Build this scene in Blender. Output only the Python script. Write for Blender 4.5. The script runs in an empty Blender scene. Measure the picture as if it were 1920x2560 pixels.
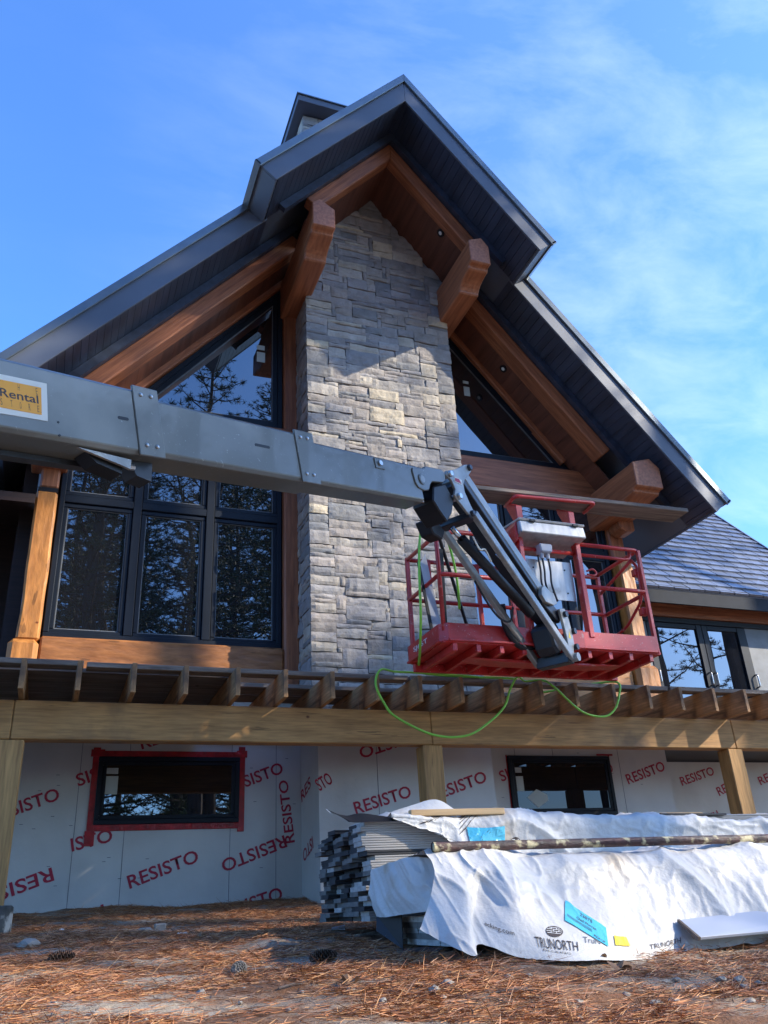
import bpy, bmesh, math, random
from mathutils import Vector, Matrix, noise, Euler
import numpy as np
R = math.radians
C = bpy.context.scene.collection
S = bpy.context.scene

# ---------------------------------------------------------------- camera, sky, sun, exposure
SUN_EL, SUN_AZ = R(29), R(122)
cam = bpy.data.objects.new('camera', bpy.data.cameras.new('camera')); C.objects.link(cam); S.camera = cam
yaw, pitch, roll = R(21.976), R(25.384), R(-3.3276)
fw = Vector((math.sin(yaw)*math.cos(pitch), math.cos(yaw)*math.cos(pitch), math.sin(pitch)))
r0 = Vector((math.cos(yaw), -math.sin(yaw), 0)); u0 = r0.cross(fw)
rt = r0*math.cos(roll)+u0*math.sin(roll); up = u0*math.cos(roll)-r0*math.sin(roll)
cam.matrix_world = Matrix(((rt.x, up.x, -fw.x, 0), (rt.y, up.y, -fw.y, 0), (rt.z, up.z, -fw.z, 0), (0, 0, 0, 1)))
cam.data.sensor_fit = 'HORIZONTAL'; cam.data.sensor_width = 36; cam.data.lens = 2083.0/1920*36
cam.data.clip_start = .05; cam.data.clip_end = 3000
S.view_settings.view_transform = 'Standard'; S.view_settings.look = 'None'; S.view_settings.gamma = 1
S.view_settings.exposure = 1.65
W = bpy.data.worlds.new('World'); S.world = W; W.use_nodes = True
def build_world():
    t = W.node_tree; n = t.nodes; l = t.links; n.clear()
    out = n.new('ShaderNodeOutputWorld'); bg = n.new('ShaderNodeBackground'); bg.inputs[1].default_value = .109
    sky = n.new('ShaderNodeTexSky'); sky.sky_type = 'NISHITA'; sky.sun_disc = False
    sky.sun_elevation = SUN_EL; sky.sun_rotation = SUN_AZ; sky.dust_density = .6; sky.air_density = 1.0; sky.ozone_density = 6
    tc = n.new('ShaderNodeTexCoord'); mp = n.new('ShaderNodeMapping')
    mp.inputs['Rotation'].default_value = (R(20), R(-35), R(25)); mp.inputs['Scale'].default_value = (2.2, 6.0, 7.5)
    nz = n.new('ShaderNodeTexNoise'); nz.inputs['Scale'].default_value = 1.7; nz.inputs['Detail'].default_value = 9
    nz.inputs['Roughness'].default_value = .6; nz.inputs['Distortion'].default_value = .35
    rp = n.new('ShaderNodeValToRGB'); rp.color_ramp.elements[0].position = .40; rp.color_ramp.elements[1].position = .78
    rp.color_ramp.elements[0].color = (.05, .05, .05, 1); rp.color_ramp.elements[1].color = (.38, .38, .38, 1)
    # thin cirrus thickens towards the right of the house
    sx = n.new('ShaderNodeSeparateXYZ'); mr = n.new('ShaderNodeMapRange')
    mr.inputs[1].default_value = -.05; mr.inputs[2].default_value = .62; mr.inputs[3].default_value = .03; mr.inputs[4].default_value = .85
    mu = n.new('ShaderNodeMath'); mu.operation = 'MULTIPLY'; mu.use_clamp = True
    mx = n.new('ShaderNodeMixRGB'); mx.inputs[2].default_value = (4.6, 5.3, 6.5, 1)
    l.new(tc.outputs['Generated'], mp.inputs[0]); l.new(mp.outputs[0], nz.inputs[0]); l.new(nz.outputs[0], rp.inputs[0])
    l.new(tc.outputs['Generated'], sx.inputs[0]); l.new(sx.outputs[0], mr.inputs[0])
    l.new(rp.outputs[0], mu.inputs[0]); l.new(mr.outputs[0], mu.inputs[1])
    tn = n.new('ShaderNodeMixRGB'); tn.blend_type = 'MULTIPLY'; tn.inputs[0].default_value = 1; tn.inputs[2].default_value = (.80, 1.12, 1.5, 1)
    l.new(sky.outputs[0], tn.inputs[1])
    l.new(mu.outputs[0], mx.inputs[0]); l.new(tn.outputs[0], mx.inputs[1])
    l.new(mx.outputs[0], bg.inputs[0]); l.new(bg.outputs[0], out.inputs[0])
build_world()
sun = bpy.data.objects.new('sun', bpy.data.lights.new('sun', 'SUN')); C.objects.link(sun)
sun.data.energy = 2.35; sun.data.angle = R(.55); sun.data.color = (1, .90, .74)
SD = Vector((math.sin(SUN_AZ)*math.cos(SUN_EL), math.cos(SUN_AZ)*math.cos(SUN_EL), math.sin(SUN_EL)))
sun.rotation_euler = SD.to_track_quat('Z', 'Y').to_euler(); sun.location = SD*60

# ---------------------------------------------------------------- materials
def mat(name, base, rough=.6, metal=0, var=.25, scale=6, bump=0, bscale=None, ior=1.5, stretch=(1, 1, 1), rot=(0, 0, 0),
        dark=None, attr=None, stain=None, knots=False, detail=5, coat=0, spec=None, scratch=None):
    m = bpy.data.materials.new(name); m.use_nodes = True; t = m.node_tree; n = t.nodes; l = t.links
    b = n['Principled BSDF']; b.inputs['Roughness'].default_value = rough; b.inputs['Metallic'].default_value = metal
    b.inputs['IOR'].default_value = ior; b.inputs['Coat Weight'].default_value = coat
    if spec is not None: b.inputs['Specular IOR Level'].default_value = spec
    tc = n.new('ShaderNodeTexCoord'); mp = n.new('ShaderNodeMapping')
    mp.inputs['Rotation'].default_value = rot; mp.inputs['Scale'].default_value = stretch
    l.new(tc.outputs['Object'], mp.inputs[0])
    if rot != (0, 0, 0):      # turn first, then stretch
        mp.inputs['Scale'].default_value = (1, 1, 1); m2 = n.new('ShaderNodeMapping'); m2.inputs['Scale'].default_value = stretch
        l.new(mp.outputs[0], m2.inputs[0]); mp = m2
    nz = n.new('ShaderNodeTexNoise'); nz.inputs['Scale'].default_value = scale; nz.inputs['Detail'].default_value = detail
    l.new(mp.outputs[0], nz.inputs[0])
    rp = n.new('ShaderNodeValToRGB'); dk = dark or tuple(c*(1-var) for c in base); lt = tuple(min(1, c*(1+var*.6)) for c in base)
    rp.color_ramp.elements[0].color = (*dk, 1); rp.color_ramp.elements[1].color = (*lt, 1)
    rp.color_ramp.elements[0].position = .3; rp.color_ramp.elements[1].position = .7
    l.new(nz.outputs[0], rp.inputs[0]); col = rp.outputs[0]
    if attr:
        a = n.new('ShaderNodeVertexColor'); a.layer_name = attr
        mx = n.new('ShaderNodeMixRGB'); mx.blend_type = 'MULTIPLY'; mx.inputs[0].default_value = 1
        l.new(a.outputs[0], mx.inputs[1]); l.new(col, mx.inputs[2]); col = mx.outputs[0]
    if knots:
        v = n.new('ShaderNodeTexVoronoi'); v.inputs['Scale'].default_value = 1.0; m3 = n.new('ShaderNodeMapping')
        m3.inputs['Rotation'].default_value = rot; m3.inputs['Scale'].default_value = (2.6, 3.6, 3.6)
        l.new(tc.outputs['Object'], m3.inputs[0]); l.new(m3.outputs[0], v.inputs[0])
        r2 = n.new('ShaderNodeValToRGB'); r2.color_ramp.elements[0].position = .02; r2.color_ramp.elements[1].position = .055
        r2.color_ramp.elements[0].color = (.28, .16, .1, 1)
        mx = n.new('ShaderNodeMixRGB'); mx.blend_type = 'MULTIPLY'; mx.inputs[0].default_value = 1
        l.new(v.outputs[0], r2.inputs[0]); l.new(col, mx.inputs[1]); l.new(r2.outputs[0], mx.inputs[2]); col = mx.outputs[0]
    if knots:      # fine grain and drying checks along the fibre
        for sc, lo, hi, dkn in ((7, .35, .62, .72), (3.1, .665, .69, .55)):
            g = n.new('ShaderNodeTexNoise'); g.inputs['Scale'].default_value = sc; g.inputs['Detail'].default_value = 6; l.new(mp.outputs[0], g.inputs[0])
            r4 = n.new('ShaderNodeValToRGB'); r4.color_ramp.elements[0].position = lo; r4.color_ramp.elements[1].position = hi
            a_, b_ = ((dkn,)*3+(1,), (1.0, 1.0, 1.0, 1)) if lo < .5 else ((1.0, 1.0, 1.0, 1), (dkn,)*3+(1,))
            r4.color_ramp.elements[0].color = a_; r4.color_ramp.elements[1].color = b_; l.new(g.outputs[0], r4.inputs[0])
            mx = n.new('ShaderNodeMixRGB'); mx.blend_type = 'MULTIPLY'; mx.inputs[0].default_value = 1; l.new(col, mx.inputs[1]); l.new(r4.outputs[0], mx.inputs[2]); col = mx.outputs[0]
    if scratch:    # scuffs and scratches
        for rr in ((.3, .2, .5), (1.2, .7, 2.1)):
            m4 = n.new('ShaderNodeMapping'); m4.inputs['Rotation'].default_value = rr; m5 = n.new('ShaderNodeMapping'); m5.inputs['Scale'].default_value = (2.2, 70, 70)
            g = n.new('ShaderNodeTexNoise'); g.inputs['Scale'].default_value = 1.3; g.inputs['Detail'].default_value = 3
            l.new(tc.outputs['Object'], m4.inputs[0]); l.new(m4.outputs[0], m5.inputs[0]); l.new(m5.outputs[0], g.inputs[0])
            r4 = n.new('ShaderNodeValToRGB'); r4.color_ramp.elements[0].position = .70; r4.color_ramp.elements[1].position = .74; l.new(g.outputs[0], r4.inputs[0])
            mx = n.new('ShaderNodeMixRGB'); l.new(r4.outputs[0], mx.inputs[0]); l.new(col, mx.inputs[1]); mx.inputs[2].default_value = (*scratch, 1); col = mx.outputs[0]
    if stain:
        n2 = n.new('ShaderNodeTexNoise'); n2.inputs['Scale'].default_value = stain[1]; n2.inputs['Detail'].default_value = 7
        l.new(tc.outputs['Object'], n2.inputs[0])
        r3 = n.new('ShaderNodeValToRGB'); r3.color_ramp.elements[0].position = stain[2]; r3.color_ramp.elements[1].position = stain[2]+.1
        mx = n.new('ShaderNodeMixRGB'); l.new(n2.outputs[0], r3.inputs[0]); l.new(r3.outputs[0], mx.inputs[0])
        l.new(col, mx.inputs[1]); mx.inputs[2].default_value = (*stain[0], 1); col = mx.outputs[0]
    l.new(col, b.inputs['Base Color'])
    if bump:
        bp = n.new('ShaderNodeBump'); bp.inputs['Strength'].default_value = bump; bp.inputs['Distance'].default_value = .02
        if bscale:
            nb = n.new('ShaderNodeTexNoise'); nb.inputs['Scale'].default_value = bscale; nb.inputs['Detail'].default_value = 6
            l.new(mp.outputs[0], nb.inputs[0]); l.new(nb.outputs[0], bp.inputs['Height'])
        else: l.new(nz.outputs[0], bp.inputs['Height'])
        l.new(bp.outputs[0], b.inputs['Normal'])
    return m
aL, aR = math.atan(1.15), math.atan(1.21)
GX, GY, GZ = (.8, 14, 14), (14, .8, 14), (14, 14, .8)
TB = (.42, .155, .068); TD = (.26, .088, .038)
M = {
 'timber_x': mat('stained timber x', TB, .5, stretch=GX, scale=2, dark=TD, bump=.25, knots=True),
 'timber_z': mat('stained timber z', TB, .5, stretch=GZ, scale=2, dark=TD, bump=.25, knots=True),
 'timber_l': mat('stained timber left slope', TB, .5, stretch=GX, rot=(0, aL, 0), scale=2, dark=TD, bump=.2, knots=True),
 'timber_r': mat('stained timber right slope', TB, .5, stretch=GX, rot=(0, -aR, 0), scale=2, dark=TD, bump=.2, knots=True),
 'timber_y': mat('stained timber y', TB, .5, stretch=GY, scale=2, dark=TD, bump=.2),
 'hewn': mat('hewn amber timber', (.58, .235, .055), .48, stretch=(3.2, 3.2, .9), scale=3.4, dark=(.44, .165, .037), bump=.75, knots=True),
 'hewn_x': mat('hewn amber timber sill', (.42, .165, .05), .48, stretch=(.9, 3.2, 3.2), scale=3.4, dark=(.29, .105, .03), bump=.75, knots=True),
 'hewn_lit': mat('sunlit hewn amber sill', (.58, .235, .055), .48, stretch=(.9, 3.2, 3.2), scale=3.4, dark=(.44, .165, .037), bump=.75, knots=True),  # brighter copy of the sill timber, sunlight painted into its colour
 'soffit': mat('dark soffit boards', (.036, .048, .078), .45, stretch=(3, .6, 3), scale=3, var=.4),  # blue in the base stands in for haze over the boards
 'brown_soffit': mat('brown soffit', (.16, .060, .036), .5, stretch=(6, .6, 6), scale=2, var=.35, bump=.1),
 'dark_metal': mat('charcoal sheet metal', (.115, .132, .165), .52, .1, var=.15, scale=1.3, bump=.03, bscale=3),
 'shaded_eave': mat('shaded fascia metal', (.030, .034, .042), .7, 0, var=.15, spec=.15),  # darker copy of the fascia metal, eave shade painted into its colour
 'drip': mat('drip edge metal', (.16, .19, .21), .3, .5, var=.1),
 'frame': mat('black window frame', (.008, .013, .022), .5, var=.2, scale=2, spec=.25),
 'seal': mat('grey glazing seal', (.16, .17, .18), .5),
 'porch': mat('dark stained cladding', (.022, .009, .007), .6, stretch=(.6, 4, 9), scale=4, var=.5),
 'mortar': mat('mortar', (.27, .265, .26), .95, scale=30, bump=.4),
 'stone': mat('split stone', (.95, .93, .90), .88, scale=9, var=.24, bump=.45, bscale=26, attr='tint', detail=8),
 'membrane': mat('grey white membrane', (.58, .565, .535), .40, var=.09, scale=2.2, bump=.28, bscale=7),
 'seam': mat('membrane seam', (.16, .17, .19), .7),
 'red_text': mat('red printing', (.40, .015, .045), .6, var=.12),
 'red_tape': mat('red sealing tape', (.42, .006, .012), .28, var=.45, scale=14, bump=.5, bscale=30),
 'sticker': mat('pale sticker', (.46, .52, .50), .5, var=.06),
 'shingle': mat('slate grey metal shingle', (.25, .27, .31), .40, .45, var=.22, scale=5, bump=.12, bscale=40, attr='tint'),
 'deck_x': mat('treated lumber beam', (.50, .265, .085), .7, stretch=(.7, 9, 9), scale=2, dark=(.36, .18, .055), bump=.12, knots=True, stain=((.19, .11, .05), 1.4, .60)),
 'deck_z': mat('treated lumber post', (.52, .285, .095), .7, stretch=(9, 9, .7), scale=2, dark=(.38, .20, .065), bump=.12, knots=True),
 'deck_y': mat('treated lumber joist', (.54, .29, .12), .72, stretch=(9, .7, 9), scale=2, dark=(.36, .185, .07), bump=.12, knots=True, stain=((.13, .075, .04), 1.6, .56)),
 'plank': mat('weathered plank', (.27, .215, .17), .8, stretch=(.7, 10, 10), scale=2.4, dark=(.14, .105, .08), bump=.25, knots=True),
 'batten': mat('pale batten', (.52, .36, .19), .7, stretch=(.7, 12, 12), scale=2, dark=(.42, .27, .13), bump=.1),
 'concrete': mat('painted concrete pier', (.07, .075, .07), .85, scale=7, var=.6, bump=.5, stain=((.42, .42, .38), 9, .55)),
 'boom': mat('grey boom paint', (.135, .138, .122), .34, .25, var=.12, scale=2.2, coat=.25, stain=((.19, .19, .165), 1.3, .56), bump=.02, bscale=2, scratch=(.30, .30, .28)),
 'boom_dark': mat('dark grey paint', (.03, .034, .04), .4, .2, var=.3, scale=5),
 'jib': mat('worn grey jib paint', (.30, .30, .28), .42, .3, var=.3, scale=7, stain=((.44, .39, .31), 6, .56), scratch=(.5, .46, .4)),
 'black': mat('black rubber', (.008, .008, .010), .5, var=.3),
 'chrome': mat('chrome rod', (.6, .6, .6), .14, 1, var=.05),
 'steel': mat('zinc bolt', (.55, .56, .56), .3, .9, var=.1),
 'red': mat('red lift paint', (.52, .030, .026), .42, var=.30, scale=5, coat=.15, stain=((.50, .22, .19), 13, .63), bump=.04, scratch=(.62, .40, .36)),
 'alu': mat('scuffed aluminium', (.52, .51, .49), .48, .55, var=.22, scale=7, stretch=(3, 3, .8), stain=((.30, .27, .24), 5, .62)),
 'white': mat('white print', (.8, .8, .78), .5, var=.05),
 'cream': mat('cream decal border', (.74, .72, .62), .5, var=.05),
 'amber': mat('orange decal', (.86, .36, .006), .45, var=.06),
 'ink': mat('dark decal ink', (.05, .035, .03), .6),
 'yellow': mat('yellow decal', (.78, .58, .03), .5, var=.08),
 'hose': mat('lime green hose', (.26, .62, .06), .38, var=.12),
 'tarp': mat('white woven tarp', (.58, .565, .535), .5, var=.10, scale=3, stain=((.45, .38, .29), 2.6, .60), bump=.2, bscale=55),
 'tarp_in': mat('black tarp lining', (.008, .008, .01), .5, var=.3),
 'blue': mat('pale blue plastic pouch', (.10, .52, .70), .22, var=.14, scale=9, bump=.2, bscale=30),
 'board_dark': mat('charcoal composite board', (.034, .034, .036), .7, stretch=(.6, 8, 8), scale=3, var=.35, bump=.15),
 'board_grey': mat('grey composite board', (.165, .152, .138), .75, stretch=(.6, 8, 8), scale=3, var=.3, bump=.15),
 'board_light': mat('light grey board', (.42, .395, .365), .7, stretch=(.6, 8, 8), scale=3, var=.3, bump=.15),
 'rust': mat('flaking painted pipe', (.085, .036, .03), .6, scale=9, stretch=(1, 2.5, 2.5), var=.5, stain=((.50, .44, .26), 17, .54), bump=.5, bscale=26, dark=(.035, .03, .03)),
 'panel': mat('pale grey trim panel', (.44, .47, .53), .5, var=.04),
 'raw_edge': mat('raw board edge', (.13, .10, .08), .9, var=.3, scale=30),
 'cone': mat('pine cone', (.10, .055, .03), .8, var=.5, scale=20, stain=((.34, .27, .2), 40, .62)),
 'rock': mat('grey stone', (.30, .27, .23), .9, scale=12, bump=.5),
 'leaf_litter': mat('dry leaf', (.26, .14, .07), .7, var=.3),
 'bark': mat('pine bark', (.055, .04, .032), .9, stretch=(4, 4, 1), scale=3, var=.5, bump=.8),
 'needles': mat('pine needles', (.055, .085, .030), .6, var=.55, scale=.8),
 'twig': mat('grey twig', (.13, .10, .085), .9),
}
def glass_mat():
    m = bpy.data.materials.new('dark coated glass'); m.use_nodes = True; n = m.node_tree.nodes; l = m.node_tree.links
    b = n['Principled BSDF']; b.inputs['Base Color'].default_value = (.010, .011, .014, 1); b.inputs['Roughness'].default_value = 0
    b.inputs['IOR'].default_value = 2.35
    tc = n.new('ShaderNodeTexCoord'); nz = n.new('ShaderNodeTexNoise'); nz.inputs['Scale'].default_value = 1.6; nz.inputs['Detail'].default_value = 1
    bp = n.new('ShaderNodeBump'); bp.inputs['Strength'].default_value = .05; bp.inputs['Distance'].default_value = .02
    l.new(tc.outputs['Object'], nz.inputs[0]); l.new(nz.outputs[0], bp.inputs['Height']); l.new(bp.outputs[0], b.inputs['Normal'])
    return m
M['glass'] = glass_mat()
M['glass_low'] = M['glass'].copy(); M['glass_low'].node_tree.nodes['Principled BSDF'].inputs['IOR'].default_value = 1.45
def needle_mat():
    m = bpy.data.materials.new('fallen needles'); m.use_nodes = True; n = m.node_tree.nodes; l = m.node_tree.links
    b = n['Principled BSDF']; b.inputs['Roughness'].default_value = .6
    a = n.new('ShaderNodeVertexColor'); a.layer_name = 'tint'; l.new(a.outputs[0], b.inputs['Base Color']); return m
M['litter'] = needle_mat()
def ground_mat():
    m = bpy.data.materials.new('sand and needle ground'); m.use_nodes = True; t = m.node_tree; n = t.nodes; l = t.links
    b = n['Principled BSDF']; b.inputs['Roughness'].default_value = .95
    tc = n.new('ShaderNodeTexCoord')
    def nz(sc, det, st=(1, 1, 1)):
        mp = n.new('ShaderNodeMapping'); mp.inputs['Scale'].default_value = st; x = n.new('ShaderNodeTexNoise')
        x.inputs['Scale'].default_value = sc; x.inputs['Detail'].default_value = det; x.inputs['Roughness'].default_value = .65
        l.new(tc.outputs['Object'], mp.inputs[0]); l.new(mp.outputs[0], x.inputs[0]); return x
    a, c, d = nz(1.3, 9, (.7, 1.6, 1)), nz(24, 8), nz(60, 6, (1, 2, 1))
    sand = n.new('ShaderNodeValToRGB'); sand.color_ramp.elements[0].color = (.22, .175, .13, 1); sand.color_ramp.elements[1].color = (.50, .42, .32, 1)
    duff = n.new('ShaderNodeValToRGB'); duff.color_ramp.elements[0].color = (.09, .045, .022, 1); duff.color_ramp.elements[1].color = (.30, .135, .06, 1)
    k = n.new('ShaderNodeValToRGB'); k.color_ramp.elements[0].position = .45; k.color_ramp.elements[1].position = .55
    mx = n.new('ShaderNodeMixRGB'); l.new(c.outputs[0], sand.inputs[0]); l.new(d.outputs[0], duff.inputs[0]); l.new(a.outputs[0], k.inputs[0])
    l.new(k.outputs[0], mx.inputs[0]); l.new(duff.outputs[0], mx.inputs[1]); l.new(sand.outputs[0], mx.inputs[2])
    l.new(mx.outputs[0], b.inputs['Base Color'])
    bp = n.new('ShaderNodeBump'); bp.inputs['Strength'].default_value = .8; bp.inputs['Distance'].default_value = .03
    l.new(c.outputs[0], bp.inputs['Height']); l.new(bp.outputs[0], b.inputs['Normal'])
    return m
M['ground'] = ground_mat()

# ---------------------------------------------------------------- builders
WM = {}
def link(name, mesh, material, parent=None, mw=None, smooth=False):
    o = bpy.data.objects.new(name, mesh); C.objects.link(o)
    if mesh is not None and material is not None:
        for x in (material if isinstance(material, (list, tuple)) else [material]): mesh.materials.append(M[x] if isinstance(x, str) else x)
    mw = mw or Matrix(); WM[o.name] = mw
    if parent is not None:
        o.parent = parent; o.matrix_parent_inverse = WM[parent.name].inverted()
    o.matrix_basis = mw
    if smooth and mesh: mesh.polygons.foreach_set('use_smooth', [True]*len(mesh.polygons))
    return o
def thing(name, label, cat, loc=(0, 0, 0), group=None):
    o = link(name, None, None, None, Matrix.Translation(loc)); o.empty_display_size = .2
    return tag(o, label, cat, group)
def tag(o, label, cat, group=None, kind=None):
    if label: o['label'] = label; o['category'] = cat
    if group: o['group'] = group
    if kind: o['kind'] = kind
    return o
def bevel(o, w=.006, seg=1):
    b = o.modifiers.new('bevel', 'BEVEL'); b.width = w; b.segments = seg; b.limit_method = 'ANGLE'; b.angle_limit = R(35); return o
class MB:
    def __init__(s): s.v = []; s.f = []; s.mi = []
    def add(s, vs, fs, mi=0):
        k = len(s.v); s.v += [tuple(p) for p in vs]; s.f += [tuple(i+k for i in f) for f in fs]; s.mi += [mi]*len(fs); return s
    def box(s, x0, x1, y0, y1, z0, z1, mi=0):
        return s.add([(x, y, z) for z in (z0, z1) for y in (y0, y1) for x in (x0, x1)],
              [(0, 2, 3, 1), (4, 5, 7, 6), (0, 1, 5, 4), (2, 6, 7, 3), (0, 4, 6, 2), (1, 3, 7, 5)], mi)
    def prism(s, poly, fn, a, b, mi=0):
        n = len(poly); vs = [fn(p, a) for p in poly]+[fn(p, b) for p in poly]
        # outward winding whichever way the outline runs
        ar = sum(poly[i][0]*poly[(i+1) % n][1]-poly[(i+1) % n][0]*poly[i][1] for i in range(n))
        fs = [tuple(range(n)), tuple(range(2*n-1, n-1, -1))]+[(i, i+n, (i+1) % n+n, (i+1) % n) for i in range(n)]
        return s.add(vs, fs, mi)
    def beam(s, p, q, w, h, upv=(0, 0, 1), mi=0):
        p, q = Vector(p), Vector(q); d = (q-p).normalized(); sd = d.cross(Vector(upv)).normalized(); u = sd.cross(d)
        vs = [c+sd*a*w/2+u*b*h/2 for c in (p, q) for b in (-1, 1) for a in (-1, 1)]
        return s.add(vs, [(0, 2, 3, 1), (4, 5, 7, 6), (0, 1, 5, 4), (2, 6, 7, 3), (0, 4, 6, 2), (1, 3, 7, 5)], mi)
    def tube(s, pts, r, n=8, cap=True, mi=0):
        pts = [Vector(p) for p in pts]; rs = r if isinstance(r, (list, tuple)) else [r]*len(pts); rings = []
        prev = None
        for i, p in enumerate(pts):
            d = (pts[min(i+1, len(pts)-1)]-pts[max(i-1, 0)]).normalized()
            if prev is None:
                a = Vector((0, 0, 1)) if abs(d.z) < .9 else Vector((1, 0, 0)); sd = d.cross(a).normalized()
            else: sd = (prev-d*prev.dot(d)).normalized()
            prev = sd; u = sd.cross(d)
            rings.append([p+(sd*math.cos(2*math.pi*k/n)+u*math.sin(2*math.pi*k/n))*rs[i] for k in range(n)])
        vs = [v for g in rings for v in g]
        fs = [(i*n+k, i*n+(k+1) % n, (i+1)*n+(k+1) % n, (i+1)*n+k) for i in range(len(pts)-1) for k in range(n)]
        if cap: fs += [tuple(range(n-1, -1, -1)), tuple(range((len(pts)-1)*n, len(pts)*n))]
        return s.add(vs, fs, mi)
    def mesh(s, name):
        m = bpy.data.meshes.new(name); m.from_pydata(s.v, [], s.f)
        m.polygons.foreach_set('material_index', s.mi); m.update()
        b = bmesh.new(); b.from_mesh(m); bmesh.ops.recalc_face_normals(b, faces=b.faces); b.to_mesh(m); b.free()
        return m
    def build(s, name, material, parent=None, bev=0, smooth=False, mw=None):
        o = link(name, s.mesh(name), material, parent, mw, smooth)
        if bev: bevel(o, bev)
        return o
XZ = lambda p, y: (p[0], y, p[1])
YZ = lambda p, x: (x, p[0], p[1])
XY = lambda p, z: (p[0], p[1], z)
def round_path(pts, r=.08, n=4):
    pts = [Vector(p) for p in pts]; out = [pts[0]]
    for a, b, c in zip(pts, pts[1:], pts[2:]):
        d1, d2 = (a-b), (c-b); k = min(r, d1.length*.49, d2.length*.49); p, q = b+d1.normalized()*k, b+d2.normalized()*k
        out += [p*(1-t)**2+b*2*t*(1-t)+q*t*t for t in [i/n for i in range(n+1)]]
    return out+[pts[-1]]
def smooth_path(pts, n=8):
    pts = [Vector(p) for p in pts]; P = [pts[0]*2-pts[1]]+pts+[pts[-1]*2-pts[-2]]; out = []
    for i in range(1, len(P)-2):
        for k in range(n):
            t = k/n; a, b, c, d = P[i-1:i+3]
            out.append(.5*((2*b)+(c-a)*t+(2*a-5*b+4*c-d)*t*t+(3*b-a-3*c+d)*t**3))
    return out+[pts[-1]]
def box(name, material, parent, x0, x1, y0, y1, z0, z1, bev=0):
    return MB().box(x0, x1, y0, y1, z0, z1).build(name, material, parent, bev)
_tc = {}
def text_mesh(s, bold=.012, sub=0):
    """flat lettering, width and height scaled to its own box: x 0..1 along the word, y 0..1 cap height"""
    cu = bpy.data.curves.new('lettering', 'FONT'); cu.body = s; cu.size = 1; cu.offset = bold; cu.resolution_u = 3; cu.fill_mode = 'FRONT'
    o = bpy.data.objects.new('lettering', cu); C.objects.link(o); dg = bpy.context.evaluated_depsgraph_get()
    m = bpy.data.meshes.new_from_object(o.evaluated_get(dg)); bpy.data.objects.remove(o); bpy.data.curves.remove(cu)
    b = bmesh.new(); b.from_mesh(m)
    bmesh.ops.remove_doubles(b, verts=b.verts, dist=1e-5); bmesh.ops.triangulate(b, faces=b.faces)
    for _ in range(sub):
        bmesh.ops.subdivide_edges(b, edges=[e for e in b.edges if e.calc_length() > .10], cuts=1)
        bmesh.ops.triangulate(b, faces=[f for f in b.faces if len(f.verts) > 3])
    xs = [v.co.x for v in b.verts]; ys = [v.co.y for v in b.verts]; x0, x1, y0, y1 = min(xs), max(xs), min(ys), max(ys)
    asp = (x1-x0)/(y1-y0)
    for v in b.verts: v.co.x = (v.co.x-x0)/(x1-x0); v.co.y = (v.co.y-y0)/(y1-y0); v.co.z = 0
    b.to_mesh(m); b.free(); m.materials.clear(); return m, asp
def text_at(name, s, origin, xdir, ydir, width, height, material, parent, bold=.012):
    m, _ = text_mesh(s, bold); X = Vector(xdir).normalized(); Y = Vector(ydir).normalized()
    m.transform(Matrix(((X.x*width, Y.x*height, 0, 0), (X.y*width, Y.y*height, 0, 0), (X.z*width, Y.z*height, 0, 0), (0, 0, 0, 1))))
    m.transform(Matrix.Translation(origin)); return link(name, m, material, parent)
rnd = random.Random(7)
GYS = [-90, -3, -1, 0, 2, 2.6, 3, 3.4, 4.5, 7, 8.6, 9.5, 60, 400]
GZS = [-1.9, -1.55, -1.45, -1.1, -.45, -.365, -.30, -.235, -.155, -.03, .12, .14, .3, 1]
def gz(x, y):
    z = float(np.interp(y, GYS, GZS))
    return z+.03*noise.noise((x*.9, y*.9, 3))+.012*noise.noise((x*4, y*4, 1))
def on_ground(rx, rz):      # stand something on the ground along a bearing
    a, b = 2.6, 8.5
    for _ in range(40):
        m = (a+b)/2
        if gz(rx*m, m)/m < rz: a = m
        else: b = m
    return Vector((rx*a, a, gz(rx*a, a)))

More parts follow.
